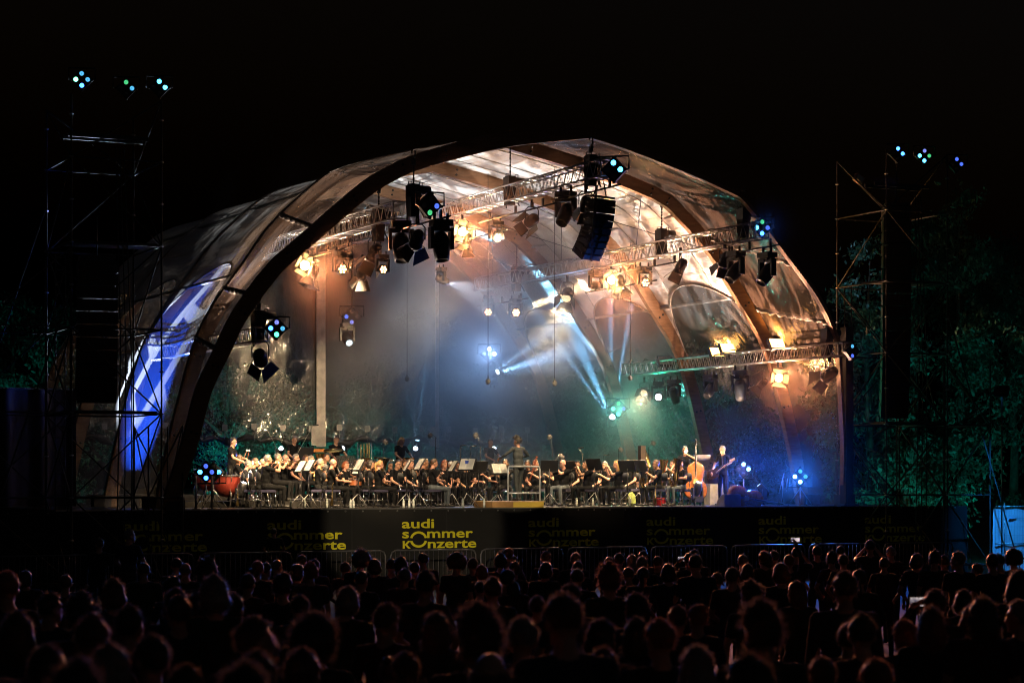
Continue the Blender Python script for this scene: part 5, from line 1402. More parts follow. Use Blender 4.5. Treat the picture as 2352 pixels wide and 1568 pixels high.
    q.rotation_euler = (.22, 0, PHI+2.6)
    for n, m in IM['double_bass']: obj(n, m, q)
    s = s_at(1672, 1.3); q = thing('double_bass', 'orange double bass lying on its side at the stage edge', 'double bass', S(s, 1.05, .34), 0, 'double basses')
    q.matrix_world = Matrix.Translation(S(s-.15, 1.0, .3)) @ Matrix.Rotation(PHI, 4, 'Z') @ Matrix.Rotation(.13, 4, 'Y') @ Matrix.Rotation(math.radians(90), 4, 'Y') @ Matrix.Rotation(math.radians(185), 4, 'Z')
    for n, m in IM['double_bass']: obj(n, m, q)
    s = s_at(1668, .7); q = thing('floor_monitor', 'grey wedge floor monitor in front of the lying double bass', 'loudspeaker', S(s, .55, 0), PHI)
    b = MB(); pr = [(-.2, 0), (.2, 0), (.2, .16), (-.06, .34), (-.2, .34)]
    for x in (-.27, .27): b.v += [(x, y, z) for y, z in pr]
    for i in range(5): j = (i+1) % 5; b.addf((i, j, 5+j, 5+i))
    b.addf((4, 3, 2, 1, 0)); b.addf((5, 6, 7, 8, 9)); b.build('cabinet', mat('grey_speaker_paint', (.22, .2, .17), .6), q)
    MB().quad((-.25, .19, .17), (.25, .19, .17), (.25, -.05, .335), (-.25, -.05, .335)).build('grille', mat('black_grille', (.02, .02, .02), .7, .3, .4, 60), q)
    q = thing('bass_amplifier', 'draped grey amplifier between the two bassists', 'amplifier', S(s_at(1640, 3.2), 3.2, 0), PHI)
    MB().box((0, 0, .32), (.5, .35, .64), taper=.86).build('cover', mat('grey_cover', (.25, .23, .2), .9, 0, .2, 6, .5), q)
    # instruments resting on pegs
    for x, d, lab in ((545, 2.0, 'brass instrument standing on the floor left of the front trumpeter'), (1114, 1.3, 'dark clarinet standing on a peg left of the podium'), (1505, .9, 'golden soprano saxophone standing on a peg at the stage edge'), (762, 1.0, 'brass bell standing on the floor below the bald clarinettist')):
        q = thing('resting_instrument', lab, 'instrument', S(s_at(x, d), d, 0), PHI, 'instruments resting on floor pegs')
        m = WOOD_DARK if 'dark' in lab else BRASS
        MB().path([(0, 0, .06), (.01, 0, .3), (.02, 0, .6), (.05, 0, .66)], [.05, .02, .014, .008], 9).build('tube', m, q)
        b = MB()
        for k in range(9): b.ell((.02*(-1)**k, -.02, .18+k*.045), (.014, .01, .014), None, 6, 4)
        b.build('keys', SILVER, q)
        for k in range(4): MB().tube((0, 0, .07), (.12*math.cos(k*1.57), .12*math.sin(k*1.57), .01), .008, n=5).build('peg_leg', BLACK, q)
    # bottles and small things on the floor
    glass = mat('clear_plastic', (.55, .6, .58), .12, 0, .05, 10)
    capm = mat('pale_cap', (.5, .62, .55), .5)
    bm = [('bottle', MB().lathe([(.001, 0), (.032, 0), (.034, .03), (.034, .16), (.028, .19), (.013, .215), (.013, .235)], 10).mesh('bottle', glass)), ('cap', MB().lathe([(.016, .232), (.016, .25), (.001, .25)], 8).mesh('cap', capm)), ('label_band', MB().lathe([(.035, .06), (.035, .12)], 10).mesh('band', PAPER))]
    xs = [(668, 'left of the trumpeter stand'), (700, 'under the trumpeter stand'), (751, 'under the chair of the grey clarinettist'), (805, 'left of the stand of the bald clarinettist, first of two'), (812, 'left of the stand of the bald clarinettist, second of two'), (927, 'below the ponytail clarinettist, leftmost of three'), (940, 'below the ponytail clarinettist, middle one of three'), (950, 'below the ponytail clarinettist, rightmost of three'), (1063, 'left of the stand with the blue folder'), (1112, 'just left of the podium'), (1325, 'under the chair of the dark-haired flautist'), (1362, 'right of the dark-haired flautist'), (1447, 'below the stand of the saxophonist')]
    for x, w in xs:
        d = random.uniform(.45, .9); q = thing('water_bottle', 'water bottle on the floor '+w, 'bottle', S(s_at(x, d), d, 0), 0, 'water bottles at the feet of the players')
        for n, m in bm: obj(n, m, q)
    q = thing('rucksack', 'pale green bag on the floor right of the blonde flautist', 'bag', S(s_at(1450, 1.6), 1.6, 0), PHI)
    b = MB(); b.smooth = True; b.ell((0, 0, .2), (.13, .1, .21)); b.build('sack', mat('lime_nylon', (.4, .48, .12), .7, 0, .2, 8, .4), q)
    MB().path([(-.05, -.05, .38), (0, -.08, .46), (.05, -.05, .38)], .012, 5).build('handle', RUBBER, q); MB().box((0, -.1, .14), (.16, .05, .13)).build('pocket', mat('lime_nylon', (.4, .48, .12)), q)
    q = thing('red_case', 'small red case under the chair of the saxophonist', 'case', S(s_at(1515, 1.9), 1.9, 0), PHI)
    MB().box((0, 0, .12), (.3, .2, .24)).build('shell', mat('red_case', (.3, .01, .01), .4), q); MB().path([(-.06, 0, .24), (-.04, 0, .29), (.04, 0, .29), (.06, 0, .24)], .012, 5).build('handle', BLACK, q)
    # tall light poles and low barrier parts at the left stage edge
    for x, lab in ((450, 'steel pole at the left stage edge, left of two'), (487, 'steel pole at the left stage edge, right of two')):
        q = thing('steel_pole', lab, 'pole', S(s_at(x, .3), .3, 0), PHI, 'steel poles at the left stage edge')
        MB().tube((0, 0, 0.01), (0, 0, .85), .03, n=8).build('post', STEEL, q); MB().box((0, 0, .012), (.2, .2, .02)).build('foot', STEEL, q)
    q = thing('tripod_stand', 'slim folded stands left of the blue flood near the right wall', 'stand', S(s_at(1797, 1.2), 1.2, 0), PHI)
    for a, b_ in (((-.12, 0, .35), (.06, 0, .95)), ((.12, 0, .4), (.18, 0, .8)), ((0, 0, .02), (.02, 0, .75))): MB().tube(a, b_, .012, n=5).build('bar', STEEL, q)
    # line array
    P = at('TC', 1380, 436); q = thing('line_array', 'black banana-shaped loudspeaker array hanging from the ridge truss', 'loudspeaker', P, 0)
    face = V3(.72, -.69, 0).normalized(); sid = V3(-face.y, face.x, 0); pos = V3(0, 0, -.35); ang = .32
    q.rotation_euler = (.12, 0, math.atan2(face.y, face.x)+math.pi/2); q.scale = (.84,)*3
    pos = V3(0, 0, -.4)
    cab = mat('black_speaker_cab', (.012, .011, .011), .6, 0, .2, 20); gr = mat('speaker_grille', (.03, .028, .028), .5, .4, .4, 90)
    def cabm():
        b = MB(); pr = [(-.28, -.101), (.22, -.088), (.22, .088), (-.28, .101)]
        for x in (-.42, .42): b.v += [(x, y, z) for y, z in pr]
        for i in range(4): j = (i+1) % 4; b.addf((i, j, 4+j, 4+i))
        b.addf((3, 2, 1, 0)); b.addf((4, 5, 6, 7)); return b.mesh('cabinet', cab)
    cm = cabm(); gm = MB().box((0, -.29, 0), (.8, .02, .17)).mesh('grille', gr); hm = MB().box((0, -.305, 0), (.05, .03, .17)).mesh('horn', RUBBER)
    bo = MB()
    for x in (-.43, .43): bo.box((x, -.2, .07), (.02, .05, .04)); bo.box((x, .15, .04), (.02, .05, .04))
    bom = bo.mesh('rigging', CHROME)
    a = -.05
    for k in range(9):
        R = Euler((a, 0, 0)); c = obj('cabinet', cm, q, pos, R); obj('grille', gm, c); obj('horn', hm, c); obj('rigging', bom, c)
        st = Matrix.Rotation(a+.04, 3, 'X') @ V3(0, 0, -.2); pos = pos+st; a += .07
    MB().box((0, 0, -.22), (.8, .5, .06)).build('fly_bar', BLACK, q)
    for sx in (-.3, .3): MB().tube((sx, .02, -.2), (sx*.3, 0, .25), .02, n=5).build('sling', BLACK, q)
    for k in range(3): MB().path([(-.45-.04*k, -.25, .1), (-.47-.04*k, -.3, -1.2), (-.44-.03*k, -.3, -2.2)], .013, 5).build('cable', RUBBER, q)
stage_things()
# ------------------------------------------------------------------ scaffold towers
SCAF = mat('scaffold_tube', (.035, .032, .03), .75, .2, .35, 4)
def pa_array(loc, rz, n, label, w=.95, hgt=.31):
    q = thing('line_array', label, 'loudspeaker', loc, rz, 'loudspeaker arrays in the scaffold towers')
    cab = mat('black_speaker_cab', (.012, .011, .011), .6, 0, .2, 20); gr = mat('speaker_grille', (.03, .028, .028), .5, .4, .4, 90)
    def cabm():
        b = MB(); pr = [(-.3, -hgt*.5+.01), (.3, -hgt*.42), (.3, hgt*.42), (-.3, hgt*.5-.01)]
        for x in (-w/2, w/2): b.v += [(x, y, z) for y, z in pr]
        for i in range(4): j = (i+1) % 4; b.addf((i, j, 4+j, 4+i))
        b.addf((3, 2, 1, 0)); b.addf((4, 5, 6, 7)); return b.mesh('cabinet', cab)
    cm = shared(('pac', w), cabm); gm = shared(('pag', w), lambda: MB().box((0, -.31, 0), (w-.06, .02, hgt-.05)).mesh('grille', gr))
    pos = V3(0, 0, -.35); a = 0
    for k in range(n):
        c = obj('cabinet', cm, q, pos, (a, 0, 0)); obj('grille', gm, c)
        pos = pos+Matrix.Rotation(a, 3, 'X') @ V3(0, 0, -hgt); a += .012 if k < n-5 else .07
    MB().box((0, 0, -.12), (w-.1, .6, .08)).build('fly_bar', BLACK, q); MB().tube((0, 0, -.1), (0, 0, .9), .02, n=5).build('chain', BLACK, q)
def tower(label, s0, s1, d0, D, top, ext, lvl=2.05):
    z0 = GZ-STAGE_Z; r = thing('scaffold_tower', label, 'scaffold tower', S(s0, d0, z0), PHI, 'scaffold towers beside the stage')
    Wd = s1-s0; H = top-z0; rr = random.Random(int(s0*7))
    def R(n, a, b, q=.024): rod(n, a, b, q, SCAF, r)
    C = [(0, 0), (Wd, 0), (Wd, D), (0, D)]
    for x, y in C: R('standard', (x, y, 0), (x, y, H))
    z = .35; k = 0
    while z < H:
        for i in range(4):
            a, b = C[i], C[(i+1) % 4]
            R('ledger', (a[0], a[1], z), (b[0], b[1], z))
            z2 = min(H, z+lvl)
            if z2-z > 1:
                p, q = (a, b) if (k+i) % 2 else (b, a)
                R('brace', (p[0], p[1], z), (q[0], q[1], z2), .02)
        z += lvl; k += 1
    for (x0, x1, y0, y1, h) in ext:                     # lower wing bays
        cc = [(x0, y0), (x1, y0), (x1, y1), (x0, y1)]
        for x, y in cc: R('standard', (x, y, 0), (x, y, h))
        z = .35; k = 0
        while z < h:
            for i in range(4):
                a, b = cc[i], cc[(i+1) % 4]; R('ledger', (a[0], a[1], z), (b[0], b[1], z), .022)
                if z+lvl <= h+.6:
                    p, q = (a, b) if (k+i) % 2 else (b, a); R('brace', (p[0], p[1], z), (q[0], q[1], min(h, z+lvl)), .02)
            z += lvl; k += 1
    # wind bracing to the ground
    for x, dx in (((0, -2.6),) if s0 < 0 else ((Wd, 2.4),)):
        R('raker', (x, -.05, H*.62), (x+dx, -.4, .02), .022); R('raker', (x, D, H*.8), (x+dx*1.25, D+.2, .02), .02)
    c = MB()
    for x, y in C:                                      # rosette couplers
        z = .35
        while z < H: c.lathe([(.03, -.02), (.06, -.01), (.06, .01), (.03, .02)], 8, (x, y, z)); z += lvl/2
    tag(c.build('couplers', STEEL, r), kind='stuff')
    pk = mat('scaffold_plank', (.07, .055, .04), .9, 0, .4, 5)
    for zl in (.35+lvl*2, .35+lvl*4):
        for j in range(4): MB().box((Wd/2, .3+j*.29, zl+.05), (Wd-.1, .26, .04)).build('plank', pk, r)
    for x in (.2, .45):
        MB().tube((x, D-.1, .1), (x, D-.1, H*.7), .018, n=5).build('ladder_rail', SCAF, r)
    for j in range(int(H*.7/.3)): rod('ladder_rung', (.2, D-.1, .3+j*.3), (.45, D-.1, .3+j*.3), .012, SCAF, r)
    for j in range(3):
        MB().path([(Wd*.5+.1*j, .1, H*.9), (Wd*.55+.13*j, .05, H*.5), (Wd*.5+.2*j, .1, .3), (Wd*.2+.1*j, -.2, .05)], .016, 5).build('power_cable', RUBBER, r)
    b = MB(); b.box((Wd/2, D/2, H*.93), (Wd*.9, .08, .1)); b.box((Wd/2, D*.3, H*.93), (Wd*.9, .08, .1)); b.build('rigging_beam', BLACK, r)
    return r
def towers():
    d0 = -1.6
    a0, a1 = s_at(164, d0), s_at(371, d0); Y = 59.2+.432*a1+.902*d0
    top = z_at(232, a1, d0)
    tower('tall left scaffold tower in front of the dark side of the tent', a0, a1, d0, 2.5, top, [(-2.3, -.02, 0, 2.5, 8.4), (a1-a0+.02, a1-a0+.9, 1.2, 2.5, 4.2)])
    sm = s_at(240, d0); pa_array(S(sm, d0+.7, z_at(575, sm, d0)), PHI-.15, 11, 'big black loudspeaker array hanging in the left tower')
    b0, b1 = s_at(2036, d0), s_at(2176, d0); top2 = z_at(345, b0, d0)
    tower('right scaffold tower in front of the teal trees', b0, b1, d0, 2.5, top2, [(b1-b0+.02, b1-b0+1.7, .2, 2.4, 6.4)])
    sm = s_at(2096, d0); pa_array(S(sm, d0+.8, z_at(455, sm, d0)), PHI-.5, 17, 'tall black loudspeaker array hanging in the right tower', .8, .36)
    def tl(x, y, cols, label, light, d=d0-.1, dirn=(.1, -1, -.1)):
        s = s_at(x, d); quad(S(s, d, z_at(y, s, d)), dirn, cols, label, light, 1.05, group='four-eye floods on the scaffold towers')
    B = lambda p, c=(.04, .22, 1), a=60: (p, c, a, .8, .1)
    G2 = ('green2', (.15, 1, .5), 7)
    tl(188, 183, (CYAd, CYAd, G2, BLU), 'leftmost flood on the left tower with four blue-green eyes', B(3500))
    tl(290, 203, (GRNd, CYAd, None, None), 'middle flood on the left tower with two dim eyes', None)
    tl(366, 201, (CYA, CYA, None, None), 'rightmost flood on the left tower with two bright blue eyes', B(3500, (.03, .3, 1)))
    tl(2062, 353, (BLU, BLU, None, None), 'leftmost flood on the right tower with two deep blue eyes', B(3500, (.03, .1, 1)))
    tl(2123, 358, (LAV, GRNd, CYA, CYA), 'middle flood on the right tower with four eyes', B(3500, (.03, .45, 1)))
    tl(2197, 377, (BLUd, BLUd, None, None), 'rightmost flood on the right tower with two dim blue eyes', None)
    s = s_at(1972, .5); q = thing('work_light', 'small boxy unlit work light on the right tower', 'work light', S(s, .5, z_at(411, s, .5)), PHI)
    MB().box((0, 0, 0), (.3, .16, .22), Matrix.Rotation(.5, 3, 'Y')).build('case', mat('pinkish_case', (.4, .25, .2), .6), q); MB().box((0, -.09, 0), (.22, .02, .15), Matrix.Rotation(.5, 3, 'Y')).build('glass', mat('grey_glass', (.4, .42, .45), .2), q)
    # the right tower's flood that washes the fence blue
    # black side wall post
    q = thing('side_post', 'tall black cloth-covered post at the right end of the tent opening', 'post', S(s_at(1945, -.3), -.3, 0), PHI)
    MB().box((0, 0, 2.6), (.26, .3, 5.2)).build('post', mat('black_molton', (.012, .011, .011), .95, 0, .3, 5, .4), q); MB().box((0, 0, .03), (.5, .5, .06)).build('foot', BLACK, q)
    q = thing('side_curtain', 'brown ribbed curtain wall at the far left behind the tower', 'curtain', S(-21, 8.4, GZ-STAGE_Z), PHI)
    b = MB(); b.smooth = True; n = 140; L = 11.0; H = 5.4
    for i in range(n+1):
        x = L*i/n
        for j in range(6):
            z = H*j/5; b.v.append((x, .13*math.sin(x*6.0+.4*math.sin(x*1.3)+.2*z)+.05*math.sin(x*13), z))
    for i in range(n):
        for j in range(5): k = i*6+j; b.addf((k, k+6, k+7, k+1))
    b.build('drape', mat('brown_drape', (.035, .022, .016), .9, 0, .2, 4), q); MB().tube((0, 0, H+.03), (L, 0, H+.03), .03, n=6).build('rail', BLACK, q)
towers()

# ------------------------------------------------------------------ trees
BARK = mat('bark', (.05, .038, .028), .9, 0, .4, 6, .8)
LEAF = mat('leaf_green', (.045, .11, .075), .55, 0, .4, .8, trans=.35)
def tree(base, h, crown, label, n=9000, seed=0, low=.15, leaf=.2):
    rr = np.random.default_rng(seed); r = thing('leafy_tree', label, 'tree', base, 0, 'trees around the stage')
    b = MB(); b.path([(0, 0, 0), (.1, .05, h*.3), (-.05, .1, h*.6), (.05, 0, h*.92)], [.2, .16, .1, .02], 8)
    for k in range(12):
        a = rr.uniform(0, 6.28); z = h*rr.uniform(.2, .75); L = crown*rr.uniform(.5, .95)
        b.path([(0, .05, z), (L*.5*math.cos(a), L*.5*math.sin(a), z+L*.35), (L*math.cos(a), L*math.sin(a), z+L*.55)], [.06, .04, .012], 5)
    b.build('trunk', BARK, r)
    nc = 64; cl = []
    while len(cl) < nc:
        p = rr.uniform(-1, 1, 3); q = np.linalg.norm(p)
        if q > 1 or q < .35: continue
        zz = (p[2]+1)/2; w = math.sin(math.pi*min(1, .12+zz*.86))**.6
        cl.append((p[0]*crown*w, p[1]*crown*w, h*low+zz*h*(1-low)))
    cl = np.array(cl); c = cl[rr.integers(0, nc, n)]
    off = rr.normal(size=(n, 3))*np.array([.34, .34, .26])*crown/3.2
    P = c+off; P[:, 2] = np.clip(P[:, 2], .1, h*1.03)
    d = rr.normal(size=(n, 3)); d[:, 2] -= .9; d /= np.linalg.norm(d, axis=1)[:, None]
    t = np.cross(d, rr.normal(size=(n, 3))); t /= np.linalg.norm(t, axis=1)[:, None]
    L = leaf*rr.uniform(.6, 1.3, n)[:, None]; w = L*.24
    V = np.stack([P, P+d*L*.5+t*w, P+d*L, P+d*L*.5-t*w], 1).reshape(-1, 3)
    me = bpy.data.meshes.new('crown'); me.vertices.add(n*4); me.vertices.foreach_set('co', V.ravel())
    me.loops.add(n*4); me.loops.foreach_set('vertex_index', np.arange(n*4)); me.polygons.add(n); me.polygons.foreach_set('loop_start', np.arange(n)*4)
    me.update(calc_edges=True); me.materials.append(LEAF); obj('crown', me, r)
    return r
def trees():
    def T(x, ytop, Y, crown, lab, n=9000, seed=0, low=.08, leaf=.2):
        h = HC+(HY-ytop)*Y/F-GZ; tree(((x-CX)*Y/F, Y, GZ), h, crown, lab, n, seed, low, leaf)
    T(1995, 540, 76, 2.2, 'teal-lit tree right beside the tent, behind the left legs of the right tower', 8000, 1)
    T(2100, 470, 80, 2.8, 'teal-lit tree behind the loudspeaker array of the right tower', 11000, 2)
    T(2205, 430, 79, 3.0, 'tallest teal-lit tree right of the right tower', 13000, 3)
    T(2325, 520, 83, 2.8, 'teal-lit tree at the right picture edge', 9000, 4)
    T(2085, 1010, 74, 2.0, 'low yellowish-green shrub at the foot of the right tower', 5000, 5, .0)
    T(30, 650, 84, 2.6, 'teal-lit tree at the left picture edge', 8000, 6)
    T(150, 690, 88, 2.4, 'teal-lit tree behind the left tower', 6000, 7)
    T(520, 800, 92, 3.0, 'tree seen through the back wall film, left of the wide grey band', 14000, 8, .08, .13)
    T(640, 860, 94, 2.8, 'lower tree through the back wall film, close left of the wide grey band', 14000, 9, .08, .13)
    T(850, 830, 93, 3.0, 'tree seen through the back wall film, right of the wide grey band', 14000, 10, .08, .13)
    T(960, 690, 96, 3.2, 'taller tree seen through the back wall film beside the thin post', 16000, 11, .08, .13)
    T(1250, 760, 98, 4.0, 'tree hidden in smoke behind the stage middle', 6000, 12)
    T(1620, 800, 92, 3.6, 'tree seen through the right wall film', 7000, 13)
    # flood lamps on the ground that colour the trees
    teal = (.01, .5, .46)
    for x, y, tx, tz, P, c, lab in ((11.2, 69.5, (14.6, 79), 6.5, 6500, teal, 'ground flood lamp behind the right tower, left of two'), (16.5, 71.5, (17.5, 81), 6.5, 6500, teal, 'ground flood lamp behind the right tower, right of two'),
        (-17.8, 76.5, (-18.6, 86), 6, 8000, teal, 'ground flood lamp behind the left tower'), (-9.5, 86.0, (-10.5, 93), 3.5, 30000, teal, 'ground flood lamp behind the tent, leftmost of three'), (-5.2, 87, (-5, 95), 4, 20000, teal, 'ground flood lamp behind the tent, middle one of three'), (3.0, 88, (5, 95), 5, 16000, teal, 'ground flood lamp behind the tent, rightmost of three'),
        (13.2, 71.0, (13.4, 74.4), 1.2, 160, (.6, .8, .12), 'small warm ground lamp under the shrub')):
        q = thing('ground_flood', lab, 'flood lamp', (x, y, GZ), 0, 'flood lamps on the ground behind the stage')
        d = V3(tx[0]-x, tx[1]-y, tz-.3).normalized()
        b = obj('housing', shared('gf', lambda: MB().box((0, 0, .05), (.4, .3, .14)).mesh('housing', BLACK)), q, (0, 0, .28)); orient(b, d)
        m = emit('flood_glass_'+('t' if c == teal else 'w'), c, 3); obj('glass', shared(('gfg', m.name), lambda: MB().box((0, 0, -.026), (.36, .26, .01)).mesh('glass', m)), b)
        MB().path([(-.24, 0, .3), (-.24, 0, .02), (.24, 0, .02), (.24, 0, .3)], .015, 5).build('bracket', BLACK, q)
        spot(q, V3(0, 0, .28)+d*.1, d, P, c, 95, .7, .1)
trees()

# ------------------------------------------------------------------ barriers and site fence
def barriers():
    zt = mat('zinc_barrier', (.12, .12, .13), .5, .7, .2, 8)
    fr = MB(); w, h = 2.36, 1.06
    fr.path([(-w/2, 0, .1), (-w/2, 0, h-.14), (-w/2+.04, 0, h-.04), (-w/2+.14, 0, h), (w/2-.14, 0, h), (w/2-.04, 0, h-.04), (w/2, 0, h-.14), (w/2, 0, .1)], .021, 8); fr.tube((-w/2, 0, .18), (w/2, 0, .18), .018, n=6)
    bars = MB()
    for i in range(1, 18): x = -w/2+w*i/18; bars.tube((x, 0, .18), (x, 0, h), .007, n=5)
    foot = MB().path([(0, -.3, .01), (0, -.05, .12), (0, .05, .12), (0, .3, .01)], .02, 6).mesh('foot', zt)
    fm, bm = fr.mesh('frame', zt), bars.mesh('bars', zt)
    names = ['leftmost', 'second from the left', 'third from the left', 'fourth from the left', 'fifth from the left', 'middle', 'fifth from the right', 'fourth from the right', 'third from the right', 'second from the right', 'rightmost']
    s0 = s_at(996, -2.6)
    for i in range(11):
        s = s0+(i-4)*2.5; P = S(s, -2.6, GZ-STAGE_Z)
        q = thing('crowd_barrier', 'steel crowd barrier before the banner, %s of the row' % names[i], 'barrier', P, PHI, 'steel crowd barriers before the stage')
        obj('frame', fm, q); tag(obj('bars', bm, q), kind='stuff')
        for sx in (-1, 1): obj('foot', foot, q, (sx*w*.38, 0, 0))
    # site fence with blue-lit tarpaulin
    s = s_at(2286, -1.2); q = thing('site_fence', 'mesh site fence hung with a tarpaulin glowing in blue light at the right edge', 'fence', S(s, -1.2, GZ-STAGE_Z), PHI)
    W2, H2 = 3.4, 2.05; b = MB(); b.smooth = True; n = 40
    for i in range(n+1):
        x = -.05+W2*i/n
        for j in range(9):
            z = .1+(H2-.16)*j/8; b.v.append((x, .04+.02*math.sin(x*9+z*2)+.015*math.sin(z*11+x*3), z))
    for i in range(n):
        for j in range(8): k = i*9+j; b.addf((k, k+9, k+10, k+1))
    b.build('tarpaulin', mat('white_tarpaulin', (.62, .66, .7), .6, 0, .1, 2, .2), q)
    MB().path([(.32, -.03, 0), (.32, -.03, H2+.12)], .021, 6).build('post', STEEL, q); MB().path([(0, -.02, H2), (W2, -.02, H2)], .018, 6).build('rail', STEEL, q); MB().path([(0, -.03, .95), (W2, -.03, .95)], .02, 6).build('rail', STEEL, q)
    c = MB()
    for i in range(34): c.tube((i*.1, -.015, .1), (i*.1, -.015, H2), .003, n=4)
    for j in range(8): c.tube((0, -.018, .15+j*.26), (W2, -.018, .15+j*.26), .003, n=4)
    tag(c.build('wire_mesh', STEEL, q), kind='stuff')
    MB().box((.62, -.02, 1.75), (.28, .01, .12)).build('sign_plate', mat('fence_plate', (.5, .55, .6), .5), q)
    P = S(s_at(2250, -3.2), -4.2, 3.2)
    f = thing('fence_flood', 'small blue flood high on a pole before the fence, facing it', 'stage light', P, 0)
    P2 = S(s+1.4, -1.2, -1.0); d = (P2-P).normalized()
    bb = obj('housing', shared('gf', None), f); orient(bb, d); m = emit('flood_glass_b', (.03, .3, 1), 2); obj('glass', shared(('gfg', m.name), lambda: MB().box((0, 0, -.026), (.36, .26, .01)).mesh('glass', m)), bb)
    MB().tube((0, 0, -.1), (0, 0, GZ-P.z), .02, n=6).build('pole', BLACK, f)
    spot(f, d*.1, d, 9000, (.02, .32, 1), 55, .6, .08)
barriers()

# ------------------------------------------------------------------ front light from the control tower behind the audience
def front_light():
    for x, tg, pw, deg, bl, lab in ((-3.0, S(-3.0, 0, -.5), 340000, 4.3, .3, 'second from the left'), (-5.0, S(-6.2, 2, 1.5), 450000, 2.7, .25, 'leftmost'), (0.0, S(.4, 1, 1.3), 480000, 2.6, .1, 'third from the left'), (3.0, S(5.2, 2, 1.42), 450000, 2.6, .25, 'rightmost')):
        P = V3(x, -9.0, 9.0); d = (tg-P).normalized()
        q = thing('front_spotlight', 'follow spotlight behind the audience, %s of four, aimed at the orchestra' % lab, 'stage light', P, 0, 'follow spotlights behind the audience')
        b = MB(); b.smooth = True; b.lathe([(.001, .5), (.2, .5), (.2, -.4), (.16, -.45), (.14, -.6), (.001, -.58)], 16); k = b.build('can', BLACK, q); orient(k, d)
        obj('lens', lens_mesh(.13, -.59, emit('front_lens', (1, .9, .75), 4)), k); MB().path([(-.25, 0, 0), (-.25, 0, -.4), (.25, 0, -.4), (.25, 0, 0)], .02, 5).build('yoke', BLACK, q)
        MB().tube((0, 0, -.4), (0, 0, -9.0), .05, n=8).build('mast', STEEL, q)
        spot(q, d*.7, d, pw, (1, .80, .52), deg, bl, .06)
front_light()

# ------------------------------------------------------------------ the audience
for i, (yw, pt, ln, wd, hd_) in enumerate(((0, .05, 0, 1.0, 0), (.35, -.05, .03, 1.1, 1), (-.4, -.1, .0, .95, 0), (.12, -.22, .06, 1.05, 1), (-.15, .12, -.03, 1.12, 0), (.65, 0, .02, 1.0, 1), (-.7, .0, .03, 1.06, 0))):
    pose('astand%d' % i, False, ((.26, .05, .82), (-.26, .05, .82)) if hd_ else ((.16, .20, 1.02), (-.14, .22, 1.04)), voxel=.014, head_yaw=yw, head_pitch=pt, lean_=ln, wide=wd)
pose('aphone', False, ((.12, .34, 1.62), (-.06, .36, 1.60)), ((1, .3, -1), (-1, .3, -1)), voxel=.018)
pose('ahigh', False, ((.16, .2, 1.92), (-.16, .22, 1.0)), ((1, .2, -.2), (-1, -.3, -.8)), voxel=.018)
pose('alook', False, ((.16, .20, 1.02), (-.14, .22, 1.04)), voxel=.02, head_yaw=.9)
CL = [mat('cloth_black', (.012, .012, .014), .9), mat('cloth_navy', (.014, .018, .034), .9), mat('cloth_grey', (.04, .04, .042), .9), mat('cloth_wine', (.04, .012, .014), .9), mat('cloth_olive', (.026, .03, .018), .9)]
Z1 = lambda x, y: (.2709*x, 1143.4+.2709*y); Z2 = lambda x, y: (571.7+.2709*x, 1143.4+.2709*y)
Z3 = lambda x, y: (1143.4+.2708*x, 1143.4+.2708*y); Z4 = lambda x, y: (1731.4+.2812*x, 1127+.2812*y)
AUDI = []
def A(zf, items):
    for it in items:
        x, y = zf(it[0], it[1]); AUDI.append([x, y, it[2], it[3] if len(it) > 3 else 1.0, it[4] if len(it) > 4 else None])
A(Z1, [(840, 322, 'short', 1.0), (1090, 288, 'short', 1.04), (1485, 505, 'short', .95), (1575, 548, 'fringe', .95), (1465, 603, 'curly', .95), (1740, 558, 'curly'), (1500, 690, 'bob'), (1660, 832, 'short', .95), (1825, 743, 'bob'), (1990, 803, 'bun', .95), (2095, 670, 'short', .92), (2150, 555, 'short', .95), (2125, 1068, 'short'), (2100, 1405, 'curly', 1.0), (1520, 860, 'short', .95)])
A(lambda x, y: (x, y), [(18, 1330, 'short'), (60, 1296, 'bob', .95), (112, 1350, 'short', .97), (150, 1310, 'short', .93), (185, 1380, 'curly', .95), (205, 1440, 'short', .98), (262, 1345, 'bob', .95), (300, 1410, 'short', .95), (40, 1420, 'long', .97), (110, 1470, 'short', 1.0), (255, 1500, 'bob', .95), (345, 1470, 'short', .96), (425, 1500, 'short', .95), (20, 1530, 'short', 1.0), (170, 1545, 'curly', .97), (330, 1300, 'short', .93)])
A(Z2, [(60, 555, 'short', .95), (140, 530, 'short', .95), (235, 490, 'short', .95), (455, 505, 'short', .92), (560, 525, 'short', .92), (290, 635, 'curly', .95), (405, 595, 'bob', .92), (525, 550, 'curly', .95), (430, 780, 'short', .92), (815, 520, 'short', .92), (940, 465, 'afro', .95), (1060, 540, 'bob', .92), (955, 590, 'short', .95), (1210, 525, 'short', .93), (1285, 532, 'curly', .93), (1405, 515, 'short', .93), (1480, 462, 'short', .95), (1310, 630, 'short', .9), (1490, 622, 'short', 1.0), (1750, 452, 'afro', .97), (1905, 505, 'short', .93), (1970, 540, 'bob', .92), (2135, 468, 'curly', .95), (2200, 450, 'short', .97), (2070, 602, 'short', 1.0), (1955, 675, 'short', .88), (2200, 630, 'short', .95), (810, 745, 'bob', .95), (575, 985, 'afro', .93), (1160, 958, 'short', .93), (1590, 925, 'long', .93), (1930, 975, 'curly', 1.03), (45, 1070, 'short', .93), (130, 1205, 'short', .93), (440, 1345, 'short', .95), (1330, 1265, 'short', .88), (2050, 1275, 'fringe', 1.0), (40, 1420, 'short', .95), (1190, 1320, 'bun', .8), (215, 262, 'short', .9), (292, 274, 'long', .86)])
